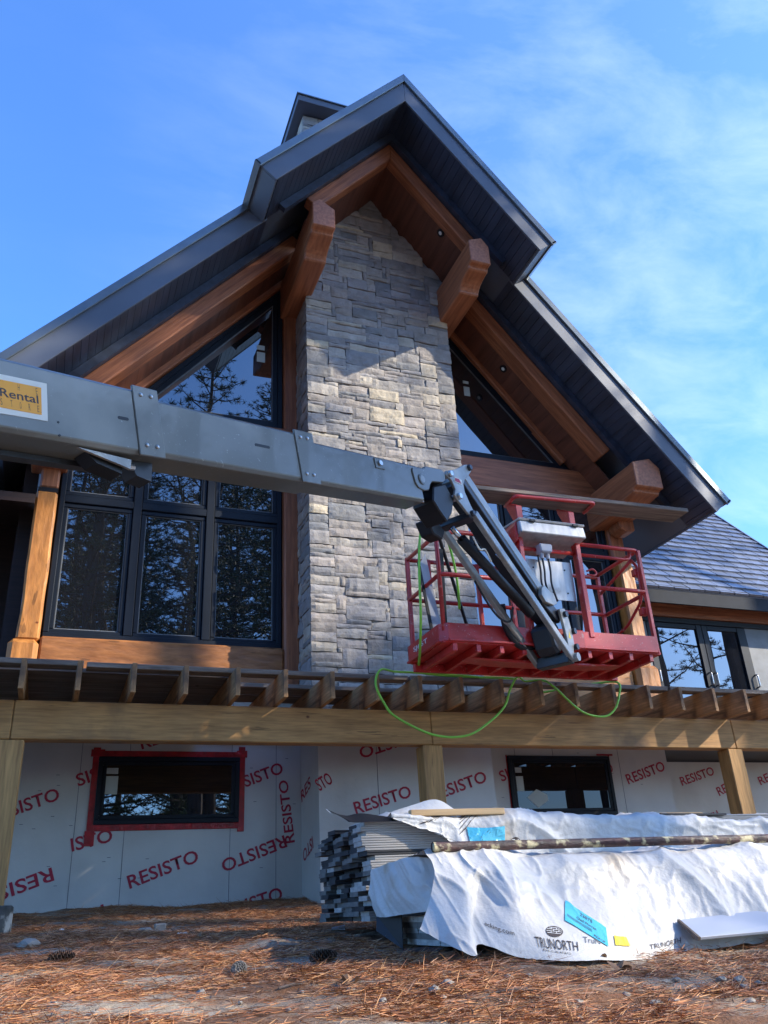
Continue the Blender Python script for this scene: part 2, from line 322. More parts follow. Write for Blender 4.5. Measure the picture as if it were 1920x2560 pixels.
# ---------------------------------------------------------------- ground
def bumps(x, y): return .02*noise.noise((x*2.2, y*5, 9))+.010*noise.noise((x*11, y*11, 2))+.010*noise.noise((x*23, y*25, 5))*(.5+noise.noise((x*2, y*3, 6)))+.004*noise.noise((x*60, y*55, 8))
def build_ground():
    xs = sorted(set([-400, -150, -60, -25, -10, -5]+[round(-2.5+.06*i, 3) for i in range(24)]+[round(-1+.028*i, 3) for i in range(190)]+[round(4.4+.07*i, 3) for i in range(70)]+[10, 14, 20, 30, 60, 150, 400]))
    ys = sorted(set([-300, -90, -40, -20, -8, -3, 0, 1.4, 2]+[round(2.3+.028*i, 3) for i in range(110)]+[round(5.42+.05*i, 3) for i in range(65)]+[9.5, 12, 20, 40, 90, 250, 600]))
    vs = []
    for y in ys:
        for x in xs:
            z = gz(x, y)
            if 2 < y < 8.7 and -3 < x < 9: z += bumps(x, y)
            vs.append((x, y, z))
    n = len(xs); fs = [(j*n+i, j*n+i+1, (j+1)*n+i+1, (j+1)*n+i) for j in range(len(ys)-1) for i in range(n-1)]
    m = bpy.data.meshes.new('ground'); m.from_pydata(vs, [], fs); o = link('ground', m, 'ground', smooth=True); o['kind'] = 'structure'
    # a litter of fallen pine needles
    rn = random.Random(3); v, f, col = [], [], []
    pal = [(.55, .235, .085), (.45, .17, .06), (.62, .32, .13), (.31, .12, .05), (.46, .26, .15), (.19, .09, .05), (.38, .145, .06)]
    cnt = 0
    while cnt < 150000:
        y = 2.5+6.0*rn.random()**1.1; x = (-.12+1.12*rn.random())*y
        if 4.45 < y < 5.4 and x > 1.62 or 3.55 < y < 4.45 and x > 1.66: continue
        k = noise.noise((x*1.3*.7+5, y*1.3*1.6, 4))*.5+noise.noise((x*3, y*6, 8))*.35
        if k < -.14+.20*rn.random()+max(0, 3.5-y)*.16 and rn.random() > .07: continue
        cnt += 1
        z = gz(x, y)+bumps(x, y)+.003+.014*rn.random()**2
        a = rn.gauss(0, .75)+(math.pi if rn.random() < .5 else 0); L = .035+.05*rn.random(); tl = rn.gauss(0, .14)
        if rn.random() < .03: tl = rn.uniform(.3, .9)
        d = Vector((math.cos(a), math.sin(a), tl)); w = Vector((-math.sin(a), math.cos(a), 0))*(.0006+.0006*rn.random()); h = Vector((0, 0, .0015))
        p = Vector((x, y, z)); q = p+d*L; mdl = p+d*L*.5+w*rn.uniform(-3, 3)
        b = len(v); v += [p-w, p+w+h, mdl+w+h, mdl-w, q]; f += [(b, b+1, b+2, b+3), (b+3, b+2, b+4)]
        c = rn.choice(pal); g = rn.uniform(.7, 1.25); col += [(c[0]*g, c[1]*g, c[2]*g, 1)]*5
    m = bpy.data.meshes.new('pine_needle_litter'); m.from_pydata([tuple(q) for q in v], [], f)
    ca = m.color_attributes.new('tint', 'FLOAT_COLOR', 'POINT'); ca.data.foreach_set('color', [c for q in col for c in q])
    o = link('pine_needle_litter', m, 'litter'); tag(o, 'rust brown fallen pine needles strewn over the sandy ground', 'pine needles', None, 'stuff')
build_ground()

# ---------------------------------------------------------------- house
XR, ZR, KL, KR = 3.28, 9.71, 1.15, 1.21
YU, YL, YC, YW = 6.6, 7.27, 7.95, 8.6
house = thing('house', 'timber framed house with steep gable, stone chimney and membrane covered basement', 'house', (3.28, 8.6, 0))
def ztop(x): return ZR-KL*(XR-x) if x < XR else ZR-KR*(x-XR)
def prof(side, o1, o2, xe, xi=None):
    """outline in the gable plane between two drops below the roof top, cut square at the eave xe"""
    k = KL if side < 0 else KR; q = math.sqrt(1+k*k); n = Vector((side*k, 1))/q
    P = Vector((xe, ztop(xe))); A = P-n*(o1/q); B = P-n*(o2/q)
    if xi is None: a, b = (XR, ZR-o1), (XR, ZR-o2)
    else:
        Q = Vector((xi, ztop(xi))); a = tuple(Q-n*(o1/q)); b = tuple(Q-n*(o2/q))
    return [a, b, tuple(B), tuple(A)]
def gable(name, material, y0, y1, o1, o2, xl, xr, parent, bev=0, il=None, ir=None):
    mats = material if isinstance(material, tuple) else (material, material); res = []
    for s, xe, xi, mm in ((-1, xl, il, mats[0]), (1, xr, ir, mats[1])):
        res.append(MB().prism(prof(s, o1, o2, xe, xi), XZ, y0, y1).build(name, mm, parent, bev))
    return res
XLU, XRU, XLL, XRL = 1.386, 5.17, -1.08, 7.64
def soffit_boards(name, y0, y1, drop, xa, xb, material, parent, pitch=.105, gap=.005):
    s = -1 if xb < XR else 1; mb = MB(); k = KL if s < 0 else KR; q = math.sqrt(1+k*k)
    n = Vector((s*k, 1))/q; d = Vector((xb-xa, ztop(xb)-ztop(xa))); L = d.length; d /= L; t = 0
    A = Vector((xa, ztop(xa)))-n*(drop/q)
    while t < L-.02:
        e = min(L, t+pitch-gap); p, r = A+d*t, A+d*e
        mb.prism([tuple(p), tuple(r), tuple(r+n*.018), tuple(p+n*.018)], XZ, y0, y1); t += pitch
    return mb.build(name, material, parent)
# front peak: the roof that projects furthest
def roof_piece(name, yf, yb, xl, xr, il, ir, ysof):
    for s, xe, xi in ((-1, xl, il), (1, xr, ir)):
        rf = MB().prism(prof(s, .02, .42, xe-s*.015, xi), XZ, yf+.03, yb).build(name, 'dark_metal', house)
        rf['label'] = 'left slope' if s < 0 else 'right slope'
        MB().prism(prof(s, 0, .455, xe, xi), XZ, yf, yf+.027).build('fascia', 'dark_metal', rf, .004)
        MB().prism(prof(s, -.015, .12, xe+s*.02, xi), XZ, yf-.03, yf-.002).build('drip_edge', 'drip', rf, .004)
        if xi is None: pr = [(XR, ZR+.0), (XR, ZR+.02)]
        # eave board along the depth
        k = KL if s < 0 else KR; q = math.sqrt(1+k*k); n = Vector((s*k, 1))/q; d = Vector((s, -k))/q
        P = Vector((xe, ztop(xe)))
        MB().prism([tuple(P), tuple(P-n*(.455/q)), tuple(P-n*(.455/q)-d*.022), tuple(P-d*.022)], XZ, yf+.03, yb).build('eave_fascia', 'dark_metal', rf)
        MB().prism([tuple(P+n*.012), tuple(P-n*(.10/q)+d*.0), tuple(P-n*(.10/q)+d*.02), tuple(P+n*.012+d*.02)], XZ, yf-.03, yb).build('eave_drip', 'drip', rf)
        inner = XR-s*0.0 if xi is None else xi
        soffit_boards('soffit_boards', yf+.03, ysof, .445, inner, xe-s*.03, 'soffit', rf)
roof_piece('roof_peak', YU, YL+.02, XLU, XRU, None, None, 7.26)
roof_piece('roof_slope', YL, 13.2, XLL, XRL, XLU+.06, XRU-.06, 7.80)
# roof body behind the peak, joins both
for s, xe in ((-1, XLU+.06), (1, XRU-.06)):
    MB().prism(prof(s, .02, .42, xe), XZ, YL+.02, 13.2).build('roof_deck', 'dark_metal', house)
# frieze boards, barge rafters of the peak
gable('frieze_board', 'soffit', 7.10, 7.17, .455, .60, XLU+.16, XRU-.18, house)
gable('barge_rafter', ('timber_l', 'timber_r'), 7.18, 7.34, .585, .86, 1.84, 4.75, house, .012)
gable('frieze_board', 'soffit', 7.75, 7.82, .455, .60, XLL+.2, XRL-.25, house, 0, 1.9, 4.66)
gable('main_rafter', ('timber_l', 'timber_r'), 7.83, 8.06, .58, .86, -.55, 6.72, house, .015, 1.84, 4.72)
gable('wall_rafter', ('timber_l', 'timber_r'), 8.42, 8.60, .78, .955, -.35, 6.55, house, .012, 2.12, 4.45)
# brown board ceiling under the overhang and in front of the gable wall
for s, xa, xb, y0 in ((-1, XR, 1.75, 7.34), (1, XR, 4.82, 7.34), (-1, 1.75, XLL+.35, 8.06), (1, 4.82, XRL-.45, 8.06)):
    soffit_boards('ceiling_boards', y0, 8.62, .835, xa, xb, 'brown_soffit', house, .19, .0025)
for s, xa, xb in ((-1, 1.80, XLU+.05), (1, 4.80, XRU-.05)):   # sides of the step between peak and slopes
    pass
for p in ((4.02, 7.39, None), (5.18, 8.16, None)):
    x, y, _ = p; z = ZR-.835-KR*(x-XR); n = Vector((KR, 0, 1)).normalized(); c = Vector((x, y, z))-n*.004
    dl = MB().tube([c+n*.01, c-n*.012], .055, 20).build('downlight', 'black', house); dl['label'] = 'recessed soffit light'
    MB().tube([c-n*.008, c-n*.0135], .026, 16).build('lens', 'white', dl)

# stone chimney: every stone split faced, laid in broken courses
def lay(w, h, seed, cx=.055, cz=.052):
    rn = random.Random(seed); nx, nz = int(w/cx), int(h/cz); g = [[0]*nx for _ in range(nz)]; out = []
    for j in range(nz):
        for i in range(nx):
            if g[j][i]: continue
            hh = rn.choices((1, 2, 3, 4), (.30, .42, .22, .06))[0]; ww = rn.randint(*((4, 9), (4, 9), (4, 9), (5, 8))[hh-1])
            a = 0
            while i+a < nx and not g[j][i+a] and a < ww: a += 1
            if nx-(i+a) in (1, 2) and not any(g[j][i+a:]): a = min(nx-i, a+2)
            hh = min(hh, nz-j)
            while hh > 1 and any(g[j+b][i+c] for b in range(hh) for c in range(a)): hh -= 1
            for b in range(hh):
                for c in range(a): g[j+b][i+c] = 1
            out.append((i*w/nx, (i+a)*w/nx, j*h/nz, (j+hh)*h/nz))
    return out
STONE = [(.155, .155, .165), (.20, .195, .20), (.125, .13, .145), (.25, .235, .215), (.19, .175, .165), (.30, .275, .23), (.105, .115, .13), (.23, .21, .20), (.38, .335, .25)]
def stone_face(faces, name, parent, mp=None):
    v, f, col = [], [], []; rn = random.Random(11)
    for org, ux, nrm, w, h, seed, keep in faces:
        org, ux, nrm = Vector(org), Vector(ux), Vector(nrm)
        for x0, x1, z0, z1 in lay(w, h, seed):
            if keep and not keep((x0+x1)/2, (z0+z1)/2): continue
            g = .0022; x0 += g; x1 -= g; z0 += g; z1 -= g
            c = rn.choices(STONE, (5, 6, 4, 4, 5, 2, 3, 4, 1.1))[0]; c = tuple(.7*e+.3*.2 for e in c); b = rn.uniform(1.65, 2.05); c = (c[0]*b*1.05, c[1]*b*1.0, c[2]*b*.93)
            dep = rn.uniform(.0, .018); sd = rn.uniform(0, 99); nx = max(3, int((x1-x0)/.04)); nz = max(3, int((z1-z0)/.03)); k = len(v)
            tilt = (rn.uniform(-.03, .03), rn.uniform(-.06, .06))
            for jz in range(nz+1):
                for ix in range(nx+1):
                    a, e = ix/nx, jz/nz; X = x0+(x1-x0)*a; Z = z0+(z1-z0)*e
                    edge = ix in (0, nx) or jz in (0, nz)
                    j = .006*noise.noise((X*30, Z*30, sd))
                    d = .030+dep+.013*noise.noise((X*7, Z*9, sd))+.007*noise.noise((X*22, Z*26, sd))+(X-(x0+x1)/2)*tilt[0]+(Z-(z0+z1)/2)*tilt[1]
                    if edge: d -= .008; X += j; Z += j
                    v.append(org+ux*X+Vector((0, 0, Z))+nrm*d); col.append((*c, 1))
            row = nx+1
            f += [(k+jz*row+ix, k+jz*row+ix+1, k+(jz+1)*row+ix+1, k+(jz+1)*row+ix) for jz in range(nz) for ix in range(nx)]
            ring = [k+i for i in range(row)]+[k+j*row+nx for j in range(1, nz+1)]+[k+nz*row+i for i in range(nx-1, -1, -1)]+[k+j*row for j in range(nz-1, 0, -1)]
            b0 = len(v)
            for i in ring:
                p = v[i]; v.append(p-nrm*((p-org).dot(nrm)+.01)); col.append((*[q*.85 for q in c], 1))
            m = len(ring); f += [(ring[i], b0+i, b0+(i+1) % m, ring[(i+1) % m]) for i in range(m)]
    me = bpy.data.meshes.new(name); me.from_pydata([tuple(p) for p in v], [], f)
    ca = me.color_attributes.new('tint', 'FLOAT_COLOR', 'POINT'); ca.data.foreach_set('color', [q for c in col for q in c])
    b = bmesh.new(); b.from_mesh(me); bmesh.ops.recalc_face_normals(b, faces=b.faces); b.to_mesh(me); b.free()
    return link(name, me, 'stone', parent)
CX0, CX1 = 2.36, 4.235
chimney = box('stone_chimney', 'mortar', house, CX0, CX1, YC+.035, 9.0, 1.72, 10.22)
chimney['label'] = 'grey split stone chimney'
def keep_front(x, z): return True
ztrim = lambda X: ztop(X)-.72
stone_face([((CX0-.035, YC+.035, 1.72), (1, 0, 0), (0, -1, 0), CX1-CX0+.07, 7.15, 5, lambda x, z: 1.72+z < ztrim(CX0+x)),
            ((CX0, YW+.02, 1.72), (0, -1, 0), (-1, 0, 0), YW-YC-.02, 6.6, 9, None),
            ((CX1, YC+.035, 1.72), (0, 1, 0), (1, 0, 0), YW-YC-.02, 6.6, 4, None),
            ((CX0-.035, YC+.035, 9.35), (1, 0, 0), (0, -1, 0), CX1-CX0+.07, .87, 21, None),
            ((CX0, 9.0, 7.9), (0, -1, 0), (-1, 0, 0), 1.0, 2.32, 31, None)], 'stone_facing', chimney)
cp = box('chimney_cap', 'dark_metal', house, 2.20, 4.40, 7.75, 9.2, 10.24, 10.35, .004)
box('drip_edge', 'drip', cp, 2.18, 4.42, 7.73, 9.22, 10.352, 10.37)

# outlookers: big timbers carrying the rafters, with a shaped nose
def outlooker(x0, x1, yt, zt, sgn, drop=.53):
    k = .55
    prf = [(yt, zt-.06), (yt, zt-.34), (yt+.075, zt-.345), (yt+.085, zt-.375)]
    prf += [(yt+.10+.28*math.sin(a)*1.0, zt-.39-(drop-.39)*(1-math.cos(a))) for a in [i*math.pi/2/6 for i in range(7)]]
    prf += [(YW, zt-drop), (YW, zt), (yt+.02, zt)]
    o = MB().prism(prf, YZ, x0, x1).build('outlooker', 'timber_y', house, .014)
    e = (x0, x1); cx = x0+(x1-x0)*(.33 if sgn < 0 else .67)
    top = [(x0, zt-.10), (x0, zt), (cx, zt+.09), (x1, zt-.02), (x1, zt-.10)] if sgn > 0 else [(x0, zt-.10), (x0, zt-.0), (cx, zt+.07), (x1, zt-.03), (x1, zt-.10)]
    MB().prism([p for p in [(x0-.003, zt-.335), (x0-.003, zt+.0), (cx, zt+.08), (x1+.003, zt-.04), (x1+.003, zt-.335)]], XZ, yt-.006, yt+.07).build('end_block', 'timber_y', o, .01)
outlooker(2.13, 2.40, 6.95, 7.50, -1); outlooker(4.16, 4.43, 6.95, 7.50, 1)
outlooker(6.42, 6.82, 7.45, 4.92, 1, .48); outlooker(-.56, -.20, 7.45, 4.78, -1, .40)

# gable wall timbers
def hewn(name, pts, y0, y1, material, parent=house, bev=.02): return MB().prism(pts, XZ, y0, y1).build(name, material, parent, bev)
def rect(x0, x1, z0, z1): return [(x0, z0), (x1, z0), (x1, z1), (x0, z1)]
hewn('tie_beam', rect(4.25, 6.75, 4.82, 5.26), 8.38, 8.60, 'timber_x'); hewn('tie_beam', rect(-.2, 2.33, 4.82, 5.26), 8.38, 8.60, 'timber_x')
def wavy(x0, x1, z0, z1, seed):
    L, Rr = [], []; n = 12
    for i in range(n+1):
        z = z0+(z1-z0)*i/n
        L.append((x0+.012*noise.noise((seed, z*2.6, 0)), z)); Rr.append((x1+.012*noise.noise((seed+9, z*2.6, 0)), z))
    return L+Rr[::-1]
hewn('corner_post', wavy(-.470, -.262, 2.50, 4.10, 1), 8.40, 8.58, 'hewn', house, .022)
hewn('corner_post', wavy(6.655, 6.868, 2.50, 3.98, 5), 8.36, 8.58, 'hewn', house, .022)
hewn('post_head', rect(-.452, -.265, 4.16, 4.84), 8.44, 8.58, 'timber_z'); hewn('post_head', rect(6.63, 6.86, 4.02, 4.84), 8.44, 8.58, 'timber_z')
box('post_cap_flashing', 'black', house, -.46, -.265, 8.43, 8.58, 4.105, 4.155); box('post_cap_flashing', 'black', house, 6.64, 6.86, 8.43, 8.58, 3.985, 4.015)
hewn('bracket', [(6.62, 4.72), (6.62, 4.36), (6.72, 4.30), (6.86, 4.32), (6.86, 4.72)], 8.16, 8.42, 'timber_z')
hewn('post_base', rect(-.535, -.262, 2.10, 2.505), 8.36, 8.58, 'hewn', house, .045); hewn('post_base', rect(6.60, 6.95, 2.10, 2.56), 8.32, 8.58, 'hewn', house, .05)
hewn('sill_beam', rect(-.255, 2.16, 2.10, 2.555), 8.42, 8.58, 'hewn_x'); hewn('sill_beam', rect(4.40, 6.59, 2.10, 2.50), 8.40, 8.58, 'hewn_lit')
hewn('inner_post', rect(2.165, 2.34, 2.10, 7.10), 8.42, 8.60, 'timber_z'); hewn('inner_post', rect(4.245, 4.40, 2.10, 7.00), 8.42, 8.60, 'timber_z')
wl = MB().prism([(-.46, 2.0), (6.9, 2.0), (6.9, 5.0), (3.28, 9.0), (-.3, 5.0)], XZ, 8.62, 8.80).build('gable_wall', 'porch', house)
# windows
def window(x0, x1, z0, z1, y, xs, zs, name='window', fr=.055, stick=None):
    w = thing_part(name); d = .10
    mb = MB(); mb.box(x0, x1, y, y+d, z0, z0+fr); mb.box(x0, x1, y, y+d, z1-fr, z1); mb.box(x0, x0+fr, y, y+d, z0+fr, z1-fr); mb.box(x1-fr, x1, y, y+d, z0+fr, z1-fr)
    ex = [x0]+xs+[x1]; ez = [z0]+zs+[z1]
    for x in xs: mb.box(x-fr*.8, x+fr*.8, y, y+d, z0+fr, z1-fr)
    for i, z in enumerate(zs):
        for a, b in zip(ex, ex[1:]): mb.box(a+fr*.8, b-fr*.8, y+.002, y+d, z-fr*.8, z+fr*.8)
    mb.build('frame', 'frame', w, .006)
    for a, b in zip(ex, ex[1:]):
        for c, e in zip(ez, ez[1:]):
            a2, b2, c2, e2 = a+fr*.8+.004, b-fr*.8-.004, c+fr*.8+.004, e-fr*.8-.004; t = .048
            m2 = MB(); m2.box(a2, b2, y+.022, y+.07, c2, c2+t); m2.box(a2, b2, y+.022, y+.07, e2-t, e2); m2.box(a2, a2+t, y+.022, y+.07, c2+t, e2-t); m2.box(b2-t, b2, y+.022, y+.07, c2+t, e2-t)
            m2.build('sash', 'frame', w, .006)
            g = .012
            m3 = MB(); m3.box(a2+t, b2-t, y+.040, y+.06, c2+t, c2+t+g); m3.box(a2+t, b2-t, y+.040, y+.06, e2-t-g*.5, e2-t); m3.box(a2+t, a2+t+g*.7, y+.040, y+.06, c2+t+g, e2-t-g*.5); m3.box(b2-t-g*.7, b2-t, y+.040, y+.06, c2+t+g, e2-t-g*.5)
            m3.build('glazing_seal', 'seal', w)
            box('pane', 'glass', w, a2+t, b2-t, y+.052, y+.062, c2+t, e2-t)
    return w
def thing_part(name, loc=(3, 8.6, 3)): return link(name, None, None, house, Matrix.Translation(loc))
window(-.245, 2.155, 2.565, 4.80, 8.50, [.555, 1.34], [4.09])['label'] = 'tall six pane window left of the chimney'
window(4.41, 6.62, 2.52, 4.80, 8.50, [5.15, 5.92], [4.09])['label'] = 'tall six pane window behind the lift basket'
def tri_window(pts, y, label, stick):
    w = thing_part('gable_window'); w['label'] = label; P = [Vector(p) for p in pts]; c = sum(P, Vector((0, 0)))/3
    def inset(t):
        n = len(P); out = []
        for i in range(n):
            a, b, e = P[i-1], P[i], P[(i+1) % n]; d1, d2 = (b-a).normalized(), (e-b).normalized()
            n1, n2 = Vector((-d1.y, d1.x)), Vector((-d2.y, d2.x))
            if n1.dot(c-b) < 0: n1.negate(); n2.negate()
            m = (n1+n2); out.append(b+m*(t/(1+n1.dot(n2))))
        return out
    for nm, t0, t1, y0, y1, mt in (('frame', 0, .055, y, y+.1, 'frame'), ('sash', .055, .115, y+.022, y+.08, 'frame'), ('glazing_seal', .115, .123, y+.03, y+.07, 'seal')):
        A, B = inset(t0), inset(t1); mb = MB()
        for i in range(3): mb.prism([tuple(q) for q in (A[i], A[(i+1) % 3], B[(i+1) % 3], B[i])], XZ, y0, y1)
        mb.build(nm, mt, w)
    MB().prism([tuple(q) for q in inset(.12)], XZ, y+.05, y+.06).build('pane', 'glass', w)
    for a in stick: box('sticker', 'sticker', w, a[0], a[1], y+.046, y+.049, a[2], a[3])
tri_window([(2.155, 5.29), (2.155, 7.50), (.30, 5.29)], 8.48, 'triangular gable window left of the chimney', [(1.84, 1.94, 6.455, 6.525), (1.84, 1.945, 6.27, 6.42)])
tri_window([(4.41, 5.28), (4.41, 7.42), (6.24, 5.28)], 8.48, 'triangular gable window right of the chimney', [(4.73, 4.815, 6.49, 6.535), (4.73, 4.82, 6.29, 6.44)])

# basement wall in membrane
def membrane(name, x0, x1, y0, y1, z0, z1, label=None):
    o = box(name, 'membrane', house, x0, x1, y0, y1, z0, z1)
    if label: o['label'] = label
    return o
wall = membrane('basement_wall', -4.0, 7.0, YW, 8.9, -.4, 2.08, 'grey membrane over the basement wall')
bump = membrane('chimney_base', 2.38, 4.26, 7.96, YW-.004, -.4, 1.70, 'membrane covered chimney base')
back = membrane('recessed_wall', 7.004, 14, 9.75, 9.95, -.4, 1.62, 'membrane wall set back in the shade')
def words(par, items, y, fn=None):
    for s, x0, z0, ln, ang, h in items:
        a = R(ang); X = (math.cos(a), 0, math.sin(a)); Y = (-math.sin(a), 0, math.cos(a))
        text_at('lettering', s, (x0, y, z0), X, Y, ln, h, 'red_text', par, .016)
H = .118
words(wall, [('RESISTO', .765, .275, .655, 19, H), ('SISTO', -.305, .915, .42, 20, H), ('SIS', .235, 1.17, .20, 21, H), ('SISTO', 1.812, 1.155, .42, 20, H),
             ('RESISTO', 2.20, .705, .655, 199, H), ('RESIS', .075, .485, .46, 199, H), ('RES', .545, .165, .30, 196, H), ('ISTO', 1.85, .035, .36, 15, H),
             ('ISTO', .235, .605, .36, 13, H), ('RES', .785, 1.515, .27, 18, H), ('RESISTO', 2.315, .635, .60, 97, .10),
             ('SISTO', 4.70, 1.20, .45, 19, H), ('TO', 6.05, 1.26, .17, 19, H), ('RESISTO', 6.385, 1.165, .60, 16, H), ('RES', 6.93, .50, .30, 199, H)], YW-.004)
words(bump, [('RESISTO', 2.745, .815, .61, 15, H), ('ISTO', 3.17, 1.56, .40, 197, H), ('ESISTO', 3.66, .955, .55, 17, H), ('STO', 2.39, 1.03, .16, 30, H)], 7.96-.004)
words(back, [('RESISTO', 8.12, 1.30, .62, 14, H), ('RE', 8.72, 1.16, .18, 20, H), ('RESISTO', 8.62, .98, .60, 198, H), ('RES', 9.5, 1.3, .3, 18, H)], 9.75-.004)
for s, yy, zz, ln, an in (('RES', 8.56, 1.00, .36, 18), ('ISTO', 8.20, .66, .36, 198)):   # on the left cheek of the chimney base
    a = R(an); text_at('lettering', s, (2.3775, yy, zz), (0, -math.cos(a), math.sin(a)), (0, math.sin(a), math.cos(a)), ln, H, 'red_text', bump, .016)
for x in (.235, .675, 1.665, 2.12, 4.9, 5.4, 6.3, -.6): box('sheet_seam', 'seam', wall, x, x+.005, YW-.0022, YW-.0002, -.1, 2.08)
sm = MB()
for i in range(60):
    x = rnd.uniform(-.4, 6.9); z = rnd.uniform(.2, 1.6); sm.box(x, x+.03, YW-.003, YW-.0005, z, z+.005)
sm.build('staple_marks', 'seam', wall)
box('sheet_seam', 'seam', bump, 2.98, 2.985, 7.9575, 7.9598, -.1, 1.7)
def basement_window(x0, x1, z0, z1, label, stick, tape=True, gl='glass'):
    w = thing_part('basement_window', ((x0+x1)/2, 8.6, z0)); w['label'] = label; y = YW-.035
    if tape:
        rn = random.Random(2); mb = MB(); e = .055
        mb.box(x0-e, x1+e, y+.022, y+.034, z1-.01, z1+e); mb.box(x0-e, x1+e, y+.022, y+.034, z0-e, z0+.01)
        mb.box(x0-e, x0+.01, y+.020, y+.032, z0-e-.10, z1+e+.03); mb.box(x1-.01, x1+e, y+.020, y+.032, z0-e-.03, z1+e+.05)
        mb.box(x0-e-.02, x0+.05, y+.018, y+.031, z1+.0, z1+e+.012); mb.box(x1-.03, x1+e+.02, y+.018, y+.031, z1+.0, z1+e+.012); mb.box(x0-e-.012, x0+.02, y+.018, y+.031, z0-.18, z0-.05)
        mb.build('sealing_tape', 'red_tape', w, .002)
    mb = MB(); fr = .045
    for a, t, yy in ((0, fr, y), (fr, .035, y+.012)):
        mb.box(x0+a, x1-a, yy, YW+.02, z0+a, z0+a+t); mb.box(x0+a, x1-a, yy, YW+.02, z1-a-t, z1-a); mb.box(x0+a, x0+a+t, yy, YW+.02, z0+a+t, z1-a-t); mb.box(x1-a-t, x1-a, yy, YW+.02, z0+a+t, z1-a-t)
    mb.build('frame', 'frame', w, .005)
    g = .08; box('pane', gl, w, x0+g, x1-g, y+.022, y+.030, z0+g, z1-g)
    for a in stick: box('sticker', 'sticker', w, a[0], a[1], y+.0185, y+.021, a[2], a[3])
    return w
basement_window(.395, 1.745, .83, 1.445, 'wide basement window edged with red tape', [(.475, .58, 1.285, 1.34), (.472, .585, 1.10, 1.265)])
bw = basement_window(4.79, 6.155, .83, 1.485, 'basement window above the tarped bundles', [(4.875, 4.955, 1.30, 1.355), (4.875, 4.965, 1.10, 1.26)], False, 'glass_low')
MB().prism([(4.99, 1.03), (5.12, 1.12), (5.25, 1.06), (5.26, 1.0), (5.12, .92)], XZ, YW-.0165, YW-.0140).build('sticker', 'sticker', bw)
mb = MB(); mb.box(4.780, 4.789, YW-.012, YW-.001, .80, 1.495); mb.box(6.156, 6.168, YW-.012, YW-.001, .80, 1.495); mb.box(6.0, 6.22, YW-.010, YW-.001, 1.4955, 1.515); mb.build('sealing_tape', 'red_tape', bw)

# right wing: doors under a deep eave, shingled roof above
box('wing_floor', 'black', house, 7.004, 14, 8.9, 12, 1.64, 2.04)
ww = box('wing_wall', 'porch', house, 6.95, 14, 9.42, 9.6, 2.05, 3.95)
box('wing_header', 'timber_x', house, 6.95, 12.0, 9.30, 9.415, 3.60, 3.80)
box('wing_soffit', 'brown_soffit', house, 6.9, 11.36, 8.99, 9.42, 3.80, 3.83)
box('wing_fascia', 'shaded_eave', house, 6.9, 11.36, 8.95, 8.985, 3.66, 3.93)
wr = MB().prism([(8.94, 3.86), (14.2, 3.86+1.13*5.26), (14.2, 3.70+1.13*5.26), (9.0, 3.80)], YZ, 6.9, 11.36).build('wing_roof', 'dark_metal', house)
def shingles(name, xa, xb, y0, z0, slope, rows, par, ex=.20, tw=.27, seed=1):
    rn = random.Random(seed); v, f, col = [], [], []; q = math.sqrt(1+slope*slope); d = Vector((0, 1, slope))/q; n = Vector((0, -slope, 1))/q
    for j in range(rows):
        x = xa-(j % 2)*tw*.5-.04*(j % 3)
        while x < xb:
            a, b = max(x+.010, xa), min(x+tw-.010, xb); x += tw
            if b-a < .03: continue
            o = Vector((0, y0, z0))+d*(ex*j); lift = .030+rn.uniform(0, .008); k = len(v)
            for e, hgt in ((0, lift), (ex+.03, .006)):
                for xx in (a, b): v.append(Vector((xx, 0, 0))+o+d*e+n*hgt)
            for xx in (a, b): v.append(Vector((xx, 0, 0))+o+n*.001)
            f += [(k, k+1, k+3, k+2), (k+4, k+5, k+1, k), (k, k+2, k+4), (k+1, k+5, k+3)]
            c = rn.uniform(.8, 1.15); col += [(c, c, c*1.02, 1)]*6
    me = bpy.data.meshes.new(name); me.from_pydata([tuple(p) for p in v], [], f)
    ca = me.color_attributes.new('tint', 'FLOAT_COLOR', 'POINT'); ca.data.foreach_set('color', [q for c in col for q in c]); me.update()
    return link(name, me, 'shingle', par)
shingles('metal_shingles', 6.9, 11.36, 8.94, 3.87, 1.13, 38, wr)
box('rake_trim', 'drip', wr, 11.365, 11.39, 8.94, 8.97, 3.8, 3.9)
MB().prism([(8.94, 3.93), (14.2, 3.93+1.13*5.26), (14.2, 3.70+1.13*5.26), (8.94, 3.70)], YZ, 11.365, 11.40).build('rake_fascia', 'dark_metal', wr)
def doors():
    w = thing_part('patio_door', (8.5, 9.4, 2.1)); w['label'] = 'black framed patio doors in the right wing'; y = 9.36; d = .055; z0, z1 = 2.06, 3.52
    mb = MB(); mb.box(7.05, 12, y-.02, 9.418, z1, 3.598)
    for a, b in ((7.72, 7.83), (8.60, 8.70), (8.705, 8.80), (9.36, 9.52)): mb.box(a, b, y, 9.418, z0, z1)
    for a, b in ((7.83, 8.60), (8.80, 9.36)): mb.box(a, b, y+.004, 9.418, z0, z0+.09); mb.box(a, b, y+.004, 9.418, z1-.07, z1)
    mb.build('frame', 'frame', w, .006)
    for a, b in ((7.83, 8.60), (8.80, 9.36)): box('pane', 'glass', w, a, b, y+.03, y+.04, z0+.09, z1-.07)
    for a in (7.76, 8.655, 8.755, 9.50):
        h = MB().tube(round_path([(a, y-.002, 2.62), (a, y-.05, 2.62), (a, y-.05, 2.80), (a, y-.002, 2.80)], .03), .011, 8).build('handle', 'steel', w, 0, True)
    box('door_panel', 'seal', w, 7.05, 7.72, y+.01, 9.418, z0, z1); box('door_panel', 'seal', w, 9.52, 11.0, y+.01, 9.418, z0, z1)
doors()
